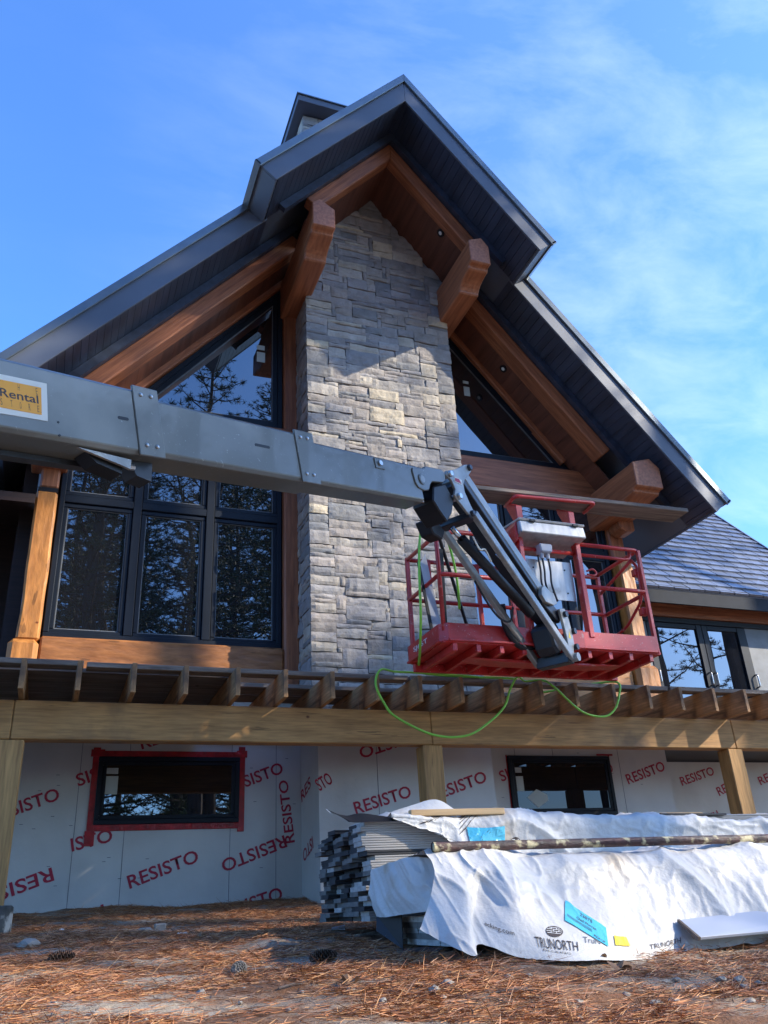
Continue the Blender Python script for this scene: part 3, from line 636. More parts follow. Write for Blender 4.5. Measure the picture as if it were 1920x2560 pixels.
# left wing: dark covered porch
box('porch_wall', 'porch', house, -6, -.48, 9.6, 9.8, 2.06, 5.3)
box('porch_return', 'porch', house, -.62, -.48, 8.66, 9.6, 2.06, 5.0)
box('porch_floor', 'porch', house, -6, -.48, 8.6, 9.6, 2.0, 2.06)
MB().prism([(8.3, 3.9), (9.6, 4.2), (9.6, 4.3), (8.3, 4.0)], YZ, -6, -.47).build('porch_ceiling', 'porch', house)
lw = MB().prism([(8.25, 3.95), (10.2, 3.95+1.1*1.95), (10.2, 3.8+1.1*1.95), (8.25, 3.8)], YZ, -6, -1.0).build('left_wing_roof', 'dark_metal', house)
shingles('metal_shingles', -6, -1.0, 8.25, 3.96, 1.1, 13, lw, seed=4)

# ---------------------------------------------------------------- deck frame
deck = thing('deck', 'unfinished deck of brown joists on a thick timber beam and posts', 'deck', (3.2, 7.1, 0))
BX = [-5, -.335, 3.165, 6.62, 11.5]
for a, b in zip(BX, BX[1:]): box('beam', 'deck_x', deck, a+.002, b-.002, 7.0, 7.14, 1.302, 1.602, .008)
jm = MB().box(-.019, .019, 6.66, 8.56, 1.606, 1.838).mesh('joist'); js = MB().box(-.019, .019, 6.66, 7.93, 1.606, 1.838).mesh('joist_short')
for m in (jm, js): m.materials.append(M['deck_y'])
for i in range(-4, 26):
    x = -.29+.4035*i+rnd.uniform(-.008, .008)
    o = link('joist', js if 2.3 < x < 4.35 else jm, None, deck, Matrix.Translation((x, rnd.uniform(-.012, .012), 0))); bevel(o, .003)
for x in (-.42, 3.07, 6.50, 9.95):
    p = box('post', 'deck_z', deck, x, x+.19, 7.0, 7.17, gz(x, 7.1)+.12 if x < 0 else gz(x, 7.1)-.1, 1.299, .008)
    if x < 0: p['label'] = 'left post on a painted concrete pier'
MB().tube([(-.345, 7.07, -.25), (-.345, 7.07, .155)], [.19, .185], 28).build('pier', 'concrete', deck, .012)
box('rim_board', 'deck_x', deck, -5, 2.3, 8.562, 8.598, 1.60, 1.84)
box('rim_board', 'deck_x', deck, 4.35, 11.5, 8.562, 8.598, 1.60, 1.84)
tie = MB()
for i in range(5, 10): tie.box(.10+.4035*i, .13+.4035*i, 7.142, 7.146, 1.60, 1.70)
tie.build('joist_tie', 'steel', deck)
for i, (x0, x1, y0, dz, lab) in enumerate(((-2.5, .135, 6.82, .004, 'weathered plank lying on the joists at the left end of the deck'), (.16, 2.9, 6.84, -.002, 'weathered plank lying on the joists below the left window'),
        (2.92, 5.75, 6.83, 0, 'weathered plank lying on the joists under the lift basket'), (5.77, 7.62, 6.82, .003, 'weathered plank lying on the joists below the right corner post'), (7.64, 10.5, 6.88, -.006, 'weathered plank on the joists at the right end of the deck'))):
    o = box('deck_plank', 'plank', None, x0, x1, y0, y0+.14, 1.839, 1.881+dz*.5, .004); tag(o, lab, 'plank', 'loose planks on the deck joists')
for i in range(5):
    o = box('deck_plank', 'plank', None, -2.6, 1.36, 7.02+.296*i, 7.02+.296*i+.285, 1.839, 1.877, .004)
    tag(o, 'wide weathered plank in the row laid over the joists below the left window', 'plank', 'planks covering the left joists')
for i in range(3):  # added planks that keep sun streaks off the basement wall
    o = box('deck_plank', 'plank', None, 4.40, 10.5, 7.66+.296*i, 7.66+.296*i+.285, 1.839, 1.877, .004)
    tag(o, 'wide weathered plank added over the right joists to shade the basement wall', 'plank', 'added shading planks over the right joists')
for y0, lab in ((7.60, 'wide weathered plank added for shade against the foot of the stone chimney'), (7.29, 'second weathered plank added for shade, further out from the stone chimney')):  # added planks that block sun falling between joists onto the chimney base
    o = box('deck_plank', 'plank', None, 1.40, 4.36, y0, y0+.285, 1.839, 1.877, .004); tag(o, lab, 'plank', 'added shading planks in front of the chimney')

# ---------------------------------------------------------------- boom lift
lift = thing('boom_lift', 'grey telescopic boom lift raised with a red work basket', 'boom lift', (-.378, 3.288, 0))
C0 = Vector((-.378, 3.288, 2.037)); DN = Vector((.8513, .4764, .2198)); UP = Vector((-.1918, -.1073, .9756)); WV = Vector((-.4883, .8726, 0))
def bp(s, u, w=0): return C0+DN*s+UP*u+WV*w
def bplate(mb, poly, w0, w1):
    return mb.prism(poly, lambda p, w: bp(p[0], p[1], w), w0, w1)
def boom_section(s0, s1, top, bot, wd, label):
    mb = MB(); ww = 0 if True else 0; c = .02
    inset = (.24-wd)/2
    # rectangular tube with folded corners
    poly = [(inset, bot+c), (inset, top-c), (inset+c, top), (inset+wd-c, top), (inset+wd, top-c), (inset+wd, bot+c), (inset+wd-c, bot), (inset+c, bot)]
    mb.prism(poly, lambda p, s: bp(s, p[1], p[0]), s0, s1)
    o = mb.build('boom_section', 'boom', lift, .004); o['label'] = label; return o, inset
b1, i1 = boom_section(-4.5, .81, .178, -.172, .24, 'widest boom section with the orange rental decal')
b2, i2 = boom_section(.60, 1.955, .158, -.158, .216, 'middle boom section')
b3, i3 = boom_section(1.80, 3.06, .130, -.150, .192, 'slim end section of the boom')
# wear pad collars with bolts
for b, s0, s1, t, bt, ins in ((b1, .667, .818, .192, -.178, 0), (b2, 1.80, 1.962, .170, -.166, i2)):
    MB().prism([(s0, bt), (s1, bt), (s1, t), (s0, t)], lambda p, w: bp(p[0], p[1], w), ins-.008, ins+.006).build('collar_plate', 'boom', b, .004)
    for s, u in ((s0+.045, t-.048), (s0+.105, t-.045), (s0+.045, bt+.055), (s0+.105, bt+.055)):
        MB().tube([bp(s, u, ins-.007), bp(s, u, ins-.013), bp(s, u, ins-.018)], [.011, .0105, .006], 14).build('bolt', 'steel', b, 0, True)
def slot(b, s, u, l, h, ins):
    n = 8; pts = [(s+l/2-h/2+h/2*math.cos(a), u+h/2*math.sin(a)) for a in [-math.pi/2+math.pi*i/n for i in range(n+1)]]+[(s-l/2+h/2+h/2*math.cos(a), u+h/2*math.sin(a)) for a in [math.pi/2+math.pi*i/n for i in range(n+1)]]
    MB().prism(pts, lambda p, w: bp(p[0], p[1], w), ins-.0018, ins+.002).build('slot', 'black', b)
slot(b1, .60, .0, .060, .016, 0); slot(b2, 1.52, .015, .115, .016, i2)
for u in (-.086, -.149): MB().tube([bp(.256, u, -.002), bp(.256, u, .002)], .0055, 12).build('bolt_hole', 'black', b1)
# rental decal
sg = MB(); sg.prism([(-.045, -.098), (.205, -.092), (.217, .092), (-.045, .086)], lambda p, w: bp(p[0], p[1], w), -.003, -.0005); sg.build('rental_decal', 'cream', b1)
MB().prism([(-.022, -.070), (.178, -.068), (.187, .064), (-.022, .060)], lambda p, w: bp(p[0], p[1], w), -.0048, -.0025).build('decal_panel', 'amber', b1)
def btext(s, s0, u0, ln, h, bold, mt='ink'): text_at('decal_lettering', s, bp(s0, u0, -.0052), DN, UP, ln, h, mt, b1, bold)
btext('Rental', -.004, -.018, .172, .040, .012)
for k, ch in enumerate('THE'): btext(ch, (-.006, .078, .160)[k], .026, .008, .030, -.012)
for k, ch in enumerate('STORE.'): btext(ch, (-.004, .040, .080, .120, .160, .174)[k], -.058, .008 if ch != '.' else .003, .030 if ch != '.' else .003, -.012)
# hose guide bracket under the collar, cable tray along the far underside
br = MB(); br.prism([(.36, -.175), (.64, -.195), (.63, -.245), (.60, -.235)], lambda p, w: bp(p[0], p[1], w), .03, .045); br.build('hose_bracket', 'jib', b1)
br = MB(); br.prism([(.42, -.175), (.62, -.180), (.60, -.262), (.47, -.225)], lambda p, w: bp(p[0], p[1], w), .06, .16); br.build('hose_guide', 'black', b1)
MB().tube([bp(.63, -.225, .05), bp(.665, -.225, .05)], .014, 6).build('bolt', 'steel', b1)
br = MB(); br.prism([(.66, -.172), (.80, -.172), (.78, -.27), (.70, -.25)], lambda p, w: bp(p[0], p[1], w), .08, .18); br.build('wear_pad_block', 'boom_dark', b1)
MB().prism([(.235, -.174), (.235, -.200), (.18, -.200), (.18, -.174)], lambda p, s: bp(s, p[1], p[0]), -4.0, .62).build('cable_tray', 'boom_dark', b1)
# boom nose: pivot boss and cheek plate
pl = MB(); bplate(pl, [(2.975, .073), (2.985, .095), (3.135, .112), (3.146, .130), (3.36, .135), (3.40, .105), (3.38, .05), (3.343, .030), (3.197, .018), (3.165, -.01), (3.135, -.054), (3.078, -.066), (3.01, -.05), (2.984, -.015)], i3-.010, i3+.02); pl.build('nose_plate', 'boom', b3, .004)
bplate(MB(), [(3.05, .125), (3.39, .128), (3.38, .04), (3.05, .03)], i3+.021, i3+.19).build('nose_block', 'boom_dark', b3)
MB().tube([bp(3.068, .017, i3-.012), bp(3.068, .017, i3-.018)], .040, 24).build('pivot_boss', 'boom', b3, .003)
MB().tube([bp(3.068, .017, i3-.0182), bp(3.068, .017, i3-.020)], .028, 24).build('pivot_boss', 'jib', b3, .003)
sp = MB(); bplate(sp, [(2.56, .035), (2.66, .035), (2.66, .11), (2.56, .11)], i3-.007, i3+.001); sp = sp.build('nose_patch', 'boom', b3, .003)
MB().tube([bp(2.61, .073, i3-.007), bp(2.61, .073, i3-.02)], .018, 16).build('bolt', 'steel', b3)
# jib
P0 = Vector((2.201, 4.731, 0)); JD = Vector((.8644, .5028, 0)); JW = Vector((-.5028, .8644, 0))
def jp(p, w=0): return P0+JD*p[0]+Vector((0, 0, p[1]))+JW*w
jib = link('jib', None, None, lift, Matrix.Translation(jp((.5, 2.9))))
yoke = [(.346, 2.914), (.40, 2.935), (.50, 2.990), (.60, 3.062), (.651, 3.085), (.70, 3.085), (.715, 3.06), (.673, 3.010), (.595, 2.930), (.565, 2.880), (.575, 2.815), (.64, 2.725), (.690, 2.672), (.683, 2.640), (.640, 2.620), (.597, 2.638), (.456, 2.712), (.425, 2.738), (.443, 2.794), (.398, 2.858), (.335, 2.873)]
for w in (0, .25): MB().prism(yoke, lambda p, q: jp(p, q), w, w+.022).build('yoke_plate', 'jib' if w == 0 else 'boom_dark', jib, .004)
for p in ((.384, 2.899), (.669, 3.060), (.481, 2.746), (.644, 2.656)):
    MB().tube([jp(p, -.022), jp(p, -.012), jp(p, .29)], [.020, .026, .026], 16).build('pin', 'steel' if p[1] < 2.95 and p[0] < .5 else 'boom_dark', jib)
def jbar(name, a, b, h, w0, w1, mt):
    a3, b3 = Vector(a), Vector(b); d = (b3-a3).normalized(); n = Vector((-d.y, d.x))*h/2
    return MB().prism([tuple(a3-n), tuple(b3-n), tuple(b3+n), tuple(a3+n)], lambda p, w: jp(p, w), w0, w1).build(name, mt, jib, .006)
jbar('jib_beam', (.640, 3.02), (1.70, 2.285), .085, .03, .235, 'jib')
jbar('jib_beam_web', (.62, 2.955), (1.66, 2.255), .06, .035, .23, 'boom_dark')
jbar('jib_link', (.655, 2.66), (1.955, 1.778), .064, -.03, .015, 'jib'); jbar('jib_link', (.655, 2.66), (1.955, 1.778), .064, .285, .33, 'jib')
jbar('cross_tube', (.60, 2.64), (.70, 2.64), .05, .0, .30, 'boom_dark'); jbar('cross_tube', (1.90, 1.78), (2.0, 1.78), .09, .0, .30, 'boom_dark')
MB().tube([jp((.08, 2.655), .12), jp((.27, 2.645), .12)], .026, 14).build('cylinder_rod', 'chrome', jib, 0, True)
MB().prism([(.20, 2.74), (.36, 2.82), (.46, 2.72), (.42, 2.60), (.34, 2.50), (.25, 2.56), (.18, 2.62)], lambda p, w: jp(p, w), .03, .22).build('knuckle_block', 'black', jib, .01)
MB().prism([(.33, 2.58), (.44, 2.62), (.56, 2.55), (.52, 2.47), (.40, 2.48)], lambda p, w: jp(p, w), .20, .32).build('knuckle_block', 'black', jib, .01)
MB().tube([jp((.56, 2.56), .14), jp((.68, 2.50), .14)], .022, 12).build('cylinder_rod', 'chrome', jib, 0, True)
MB().tube([jp((.68, 2.50), .14), jp((1.62, 2.12), .14)], .042, 14).build('jib_cylinder', 'black', jib, 0, True)
MB().tube([jp((.98, 2.43), .03), jp((1.52, 2.225), .03)], .007, 8).build('hydraulic_line', 'chrome', jib)
MB().tube(smooth_path([jp((1.0, 2.28), .26), jp((1.18, 2.12), .26), jp((1.30, 2.03), .24), jp((1.38, 2.02), .2), jp((1.36, 2.12), .15)]), .009, 8).build('hydraulic_hose', 'black', jib, 0, True)
MB().tube(smooth_path([jp((1.45, 2.2), .3), jp((1.55, 2.02), .34), jp((1.72, 1.90), .32), jp((1.9, 1.93), .25)]), .028, 12).build('hydraulic_hose', 'black', jib, 0, True)
MB().tube(smooth_path([jp((.70, 2.50), .05), jp((.78, 2.42), .05), jp((.86, 2.44), .05), jp((.93, 2.36), .05)]), .007, 8).build('hydraulic_hose', 'cream', jib, 0, True)
MB().prism([(1.600, 2.300), (1.655, 2.340), (1.74, 2.307), (1.821, 2.256), (1.845, 2.226), (1.776, 2.190), (1.642, 2.190), (1.584, 2.240)], lambda p, w: jp(p, w), -.005, .03).build('end_plate', 'jib', jib, .004)
jbar('jib_arm', (1.66, 2.235), (1.93, 2.12), .10, .03, .23, 'boom_dark')
MB().prism([(1.855, 2.176), (1.955, 2.205), (2.00, 2.12), (2.030, 2.01), (2.035, 1.91), (1.995, 1.824), (1.925, 1.80), (1.915, 1.946), (1.885, 2.07)], lambda p, w: jp(p, w), -.01, .015).build('basket_bracket', 'jib', jib, .004)
MB().prism([(1.74, 2.02), (1.86, 2.10), (1.92, 2.05), (1.93, 1.84), (1.86, 1.80), (1.79, 1.86)], lambda p, w: jp(p, w), .05, .24).build('rotator_cover', 'boom_dark', jib, .02)
MB().tube([jp((1.975, 1.78), -.06), jp((1.975, 1.78), .30)], .035, 16).build('pin', 'jib', jib)
for p in ((1.93, 2.145), (2.045, 2.02), (2.045, 1.885)): MB().tube([jp(p, -.035), jp(p, .02)], .026, 12).build('pin', 'boom_dark', jib)
rt_ = MB(); rt_.tube([jp((2.09, 1.80), .08), jp((2.09, 1.84), .08), jp((2.09, 1.86), .08), jp((2.09, 1.99), .08), jp((2.09, 2.0), .08), jp((2.09, 2.06), .08)], [.06, .06, .045, .045, .055, .04], 16); rt_.build('rotator', 'jib', jib)
MB().prism([(1.945, 1.945), (1.985, 1.945), (1.968, 2.005)], lambda p, w: jp(p, w), -.0125, -.0102).build('warning_decal', 'yellow', jib)
MB().prism([(.444, 2.897), (.540, 2.905), (.535, 2.862), (.437, 2.853)], lambda p, w: jp(p, w), -.003, -.0002).build('warning_decal', 'cream', jib)
MB().prism([(.450, 2.890), (.500, 2.898), (.530, 2.868), (.445, 2.860)], lambda p, w: jp(p, w), -.0045, -.0025).build('warning_decal_print', 'red_text', jib)
# basket
BX0, BX1, BF, BB = 2.80, 4.95, 5.85, 6.57
basket = link('basket', None, None, lift, Matrix.Translation((3.9, 6.2, 1.9)))
ZF, ZT = 1.91, 2.06
ch = .06
tb = MB(); ol = [(BX0, BB), (BX0, BF+ch), (BX0+ch, BF), (BX1-ch, BF), (BX1, BF+ch), (BX1, BB)]
for a, b in zip(ol, ol[1:]+ol[:1]):
    d = Vector((b[0]-a[0], b[1]-a[1])).normalized(); n = Vector((-d.y, d.x))*.012
    tb.prism([a, b, (b[0]-n.x*-1, b[1]+n.y), (a[0]+n.x, a[1]+n.y)], XY, ZF, ZT)
toe = tb.build('toe_board', 'red', basket)
tl = MB()
for a, b in zip(ol, ol[1:]):
    tl.beam((*a, ZF+.008), (*b, ZF+.008), .03, .02)
tl.build('lower_lip', 'red', basket, .003)
text_at('lettering', 'SJ66T', (BX0-.0025, 6.44, 1.965), (0, -1, 0), (0, 0, 1), .30, .052, 'white', basket, .0)
box('floor', 'red', basket, BX0+.015, BX1-.015, BF+.015, BB-.015, ZF-.010, ZF+.012)
rb = MB()
for i in range(10): x = BX0+.12+i*(BX1-BX0-.24)/9; rb.box(x-.02, x+.02, BF+.02, BB-.02, ZF-.075, ZF-.011)
rb.box(BX0+.03, BX1-.03, BB-.06, BB-.02, ZF-.08, ZF-.011)
rb.build('floor_ribs', 'red', basket, .004)
MB().prism([(BX0+.30, ZF-.076), (BX1-.30, ZF-.076), (4.30, ZF-.10), (3.40, ZF-.10)], XZ, 6.02, 6.20).build('support_channel', 'red', basket, .006)
MB().box(3.72, 4.12, 5.80, 6.0, ZF-.02, ZT-.004).build('mounting_plate', 'red', basket, .01)
ZM, ZTR = 2.49, 2.90; RT = .019
def rail(name, pts, r=RT, c=.07): return MB().tube(round_path(pts, c), r, 10).build(name, 'red', basket, 0, True)
X0, X1, F, B = BX0+.04, BX1-.045, BF+.02, BB-.03
rail('top_rail', [(X0, B, ZTR-.02), (X0, F, ZTR-.05), (X0+.01, F, ZTR-.02), (3.55, F, ZTR)], RT, .06)
rail('top_rail', [(X0, F+.02, 2.0), (X0, F+.02, ZTR), (3.30, F+.02, ZTR), (3.30, F+.02, ZTR-.09), (4.2, F+.02, ZTR-.09)], RT, .09)
rail('top_rail', [(4.23, F, ZTR), (X1, F, ZTR), (X1, B, ZTR)], RT, .06)
rail('top_rail', [(4.23, F+.01, ZTR-.10), (X1-.10, F+.01, ZTR-.10), (X1-.06, F+.05, ZTR)], .015, .08)
rail('top_rail', [(X0, B, ZTR-.02), (X1, B, ZTR-.02)])
rail('mid_rail', [(X0, B, ZM), (X0, F, ZM), (3.75, F, ZM)], RT, .06); rail('mid_rail', [(4.22, F, ZM), (X1+.03, F, ZM), (X1+.03, B, ZM)], RT, .05)
rail('mid_rail', [(X0, B, ZM), (X1, B, ZM)])
for x, y in ((X0, B), (X1, F), (X1, B), (3.55, B), (3.90, B), (3.05, B)):
    MB().box(x-.018, x+.018, y-.018, y+.018, ZF, ZTR).build('rail_post', 'red', basket, .005)
MB().box(4.205, 4.255, F-.03, F+.045, ZF+.10, ZTR+.02).build('console_post', 'red', basket, .006)
MB().box(3.62, 3.665, F-.03, F+.045, ZF+.10, ZTR+.10).build('console_post', 'red', basket, .006)
# swing gate on the right end
rail('gate_loop', [(X1-.01, F+.10, ZTR-.06), (X1-.01, F+.03, ZTR-.16), (X1-.01, F+.04, ZM-.05), (X1-.01, F+.35, ZM-.24), (X1-.01, B-.02, ZM-.27)], .014, .1)
rail('gate_loop', [(X1-.01, F+.10, ZTR-.06), (X1-.01, B-.02, ZTR-.20)], .016)
for z in (2.28, 2.66): box('gate_latch', 'red', basket, X1-.05, X1+.02, F+.03, F+.09, z, z+.07, .006)
MB().tube(smooth_path([(4.30, F, 2.64), (4.36, F-.01, 2.66), (4.40, F, 2.63), (4.36, F-.01, 2.60), (4.30, F, 2.61)]), .009, 8).build('hook', 'red', basket, 0, True)
# control console
cx0, cx1 = 3.60, 4.265
con = MB().prism([(5.74, 2.905), (5.76, 3.02), (6.14, 3.06), (6.14, 2.86)], YZ, cx0, cx1).build('control_box', 'alu', basket, .008)
MB().prism([(5.755, 3.022), (6.145, 3.064), (6.145, 3.085), (5.745, 3.042)], YZ, cx0-.006, cx1+.006).build('control_box_lid', 'alu', basket, .004)
for x in (3.70, 4.14): MB().box(x, x+.055, 5.738, 5.756, 3.01, 3.035).build('lid_latch', 'black', basket, .003)
MB().prism([(cx0-.01, 2.84), (cx0-.03, 2.98), (cx0+.0, 3.04), (cx0-.002, 2.86)], XZ, 5.80, 6.10).build('console_side', 'red', basket, .004)
pb = MB().prism([(3.80, 2.84), (3.935, 2.84), (3.925, 2.76), (3.815, 2.76)], XZ, 5.80, 5.90).build('junction_box', 'panel', basket, .01)
for x in (3.84, 3.90):
    MB().tube([(x, 5.85, 2.76), (x, 5.85, 2.71)], .018, 10).build('cable_gland', 'panel', basket)
for x, k in ((3.84, 0), (3.90, 1), (3.80, 2)):
    MB().tube(smooth_path([(x, 5.85, 2.74), (x+.0, 5.84, 2.60), (x-.02+.03*k*0, 5.82, 2.46), (x-.0, 5.80, 2.30)]), .009, 8).build('control_cable', 'black', basket, 0, True)
MB().box(3.72, 4.18, F+.05, F+.056, 2.36, 2.73).build('shield_plate', 'alu', basket, .002)
for x in (3.78, 3.95, 4.10):
    for z in (2.43, 2.65): MB().tube([(x, F+.051, z), (x, F+.046, z)], .008, 10).build('bolt', 'black', basket)
for x in (3.66, 4.21):
    MB().prism([(5.86, 3.06), (5.92, 3.06), (6.04, 3.28), (6.04, 3.33), (5.86, 3.22)], YZ, x-.012, x+.05).build('raised_bracket', 'red', basket, .005)
rail('raised_bar', [(3.66, 6.06, 3.30), (3.64, 5.84, 3.30), (4.50, 5.84, 3.335), (4.52, 6.06, 3.335)], .018, .05)

# ---------------------------------------------------------------- things on and in the basket
o = box('scaffold_plank', 'plank', None, 3.10, 5.60, 5.87, 6.13, 3.352, 3.392, .005)
o.matrix_basis = Matrix.Translation((3.8, 6, 3.37)) @ Matrix.Rotation(R(-.6), 4, 'Y') @ Matrix.Rotation(R(-1.0), 4, 'Z') @ Matrix.Translation((-3.8, -6, -3.37))
tag(o, 'long weathered plank laid across the red bar above the lift basket', 'plank')
def rod(name, p, q, r, material, label, cat):
    return tag(MB().tube([p, q], r, 10).build(name, material, None), label, cat)
rod('black_rod', (2.79, 5.89, 3.17), (3.42, 6.45, 1.93), .016, 'black', 'long black rod leaning out of the basket past the stone chimney', 'rod')
o = tag(MB().beam((2.955, 6.05, 2.80), (3.00, 6.2, 1.93), .035, .014, (0, 1, 0)).build('black_strip', 'black', None, .002), 'short black strip standing upright in the basket corner', 'strip')
o = MB().prism([(2.80, 2.70), (2.86, 2.79), (2.98, 1.93), (2.90, 1.93)], XZ, 6.17, 6.18).build('trim_offcut', 'panel', None); tag(o, 'pale trim offcut leaning in the left corner of the basket', 'trim')
o = MB().prism([(2.775, 2.71), (2.797, 2.70), (2.897, 1.93), (2.872, 1.93)], XZ, 6.165, 6.182).build('black_strip', 'black', None); tag(o, 'black edge strip leaning beside the pale trim in the basket', 'strip')

# ---------------------------------------------------------------- green hose
def hz(rx, rz, y): return (rx*y, y, rz*y)
hose = MB()
pth = [hz(.509, .373, 6.1), hz(.510, .40, 6.0), hz(.508, .436, 5.95), hz(.501, .475, 5.88), (2.86, 5.85, 2.95), (2.70, 5.80, 2.93), hz(.457, .478, 5.80), hz(.452, .431, 5.80), hz(.449, .36, 5.8), hz(.444, .31, 6.1), hz(.441, .2835, 6.7),
       (3.1, 6.86, 1.91), (3.5, 6.88, 1.90), (3.72, 6.75, 1.872), (3.92, 6.72, 1.86)]
hose.tube(smooth_path(pth, 10), .0105, 8)
pth2 = [(3.95, 6.90, 1.892), (3.4, 6.80, 1.893), (2.95, 6.75, 1.885), (2.72, 6.70, 1.872), hz(.386, .281, 6.62), hz(.378, .262, 6.60), hz(.388, .238, 6.60), hz(.404, .220, 6.60), hz(.454, .1985, 6.60), hz(.501, .198, 6.60), hz(.535, .215, 6.62), hz(.563, .238, 6.64), hz(.575, .262, 6.645), (3.90, 6.62, 1.855), (4.05, 6.75, 1.852),
        (4.22, 6.72, 1.856), hz(.645, .268, 6.62), hz(.684, .235, 6.62), hz(.719, .228, 6.62), hz(.740, .238, 6.62), hz(.752, .258, 6.63), (5.02, 6.66, 1.852), (4.9, 6.9, 1.892), (4.5, 7.1, 1.85), (4.3, 7.3, 1.85)]
hose.tube(smooth_path(pth2, 10), .0105, 8)
tag(hose.build('air_hose', 'hose', None, 0, True), 'lime green hose looping from the basket over the deck joists', 'hose')

# ---------------------------------------------------------------- deck board bundles
def board_mesh(L, mt):
    mb = MB(); h, w, g = .0235, .138, .004
    poly = [(0, g*.5), (.0, .008), (.005, .010), (.005, .0135), (0, .0155), (0, h-.002), (.003, h), (w-.003, h), (w, h-.002), (w, .0155), (w-.005, .0135), (w-.005, .010), (w, .008), (w, g*.5), (w-.003, 0), (.003, 0)]
    mb.prism(poly, YZ, 0, L); m = mb.mesh('deck_board'); m.materials.append(M[mt]); return m
BM = [board_mesh(4.1, 'board_dark'), board_mesh(4.1, 'board_grey'), board_mesh(4.1, 'board_light')]
rb_ = random.Random(12)
Z0 = -.058
for c in range(6):
    run = 0
    for r in range(20):
        x = 1.60+rb_.choice((0, 0, 0, .012, .03, .06, -.03))*(1 if c else .8)+rb_.uniform(-.006, .006)
        k = 2 if c == 0 and rb_.random() < .85 else rb_.choices((0, 1, 2), (.5, .42, .08))[0]  # front column mostly light: sun on its sides is put into the colour
        y = 4.50+c*.1465+rb_.uniform(-.006, .006)
        o = link('deck_board', BM[k], None, None, Matrix.Translation((x, y, Z0+r*.0242)))
        tag(o, 'composite deck board in the uncovered end of the rear stack', 'board', 'deck boards in the rear stack')
for c in range(5):
    for r in range(5):
        x = 1.69+rb_.uniform(-.015, .015); y = 3.66+c*.1465
        o = link('deck_board', BM[1 if r % 2 else 2], None, None, Matrix.Translation((x, y, -.165+r*.0242)))
        tag(o, 'grey deck board peeping out under the front tarp', 'board', 'deck boards under the front tarp')
for i, (x, y0, y1, z, lab) in enumerate(((2.2, 4.46, 5.4, -.058, 'lumber bearer under the rear board stack near its open end'), (4.6, 4.46, 5.4, -.058, 'lumber bearer under the middle of the rear board stack'),
        (2.0, 3.68, 4.4, -.165, 'lumber bearer under the front tarped bundle near its open end'), (4.4, 3.68, 4.4, -.165, 'lumber bearer under the middle of the front tarped bundle'))):
    o = box('bearer', 'deck_x', None, x, x+.09, y0, y1, z-.10, z-.001, .004); tag(o, lab, 'bearer', 'bearers under the board bundles')

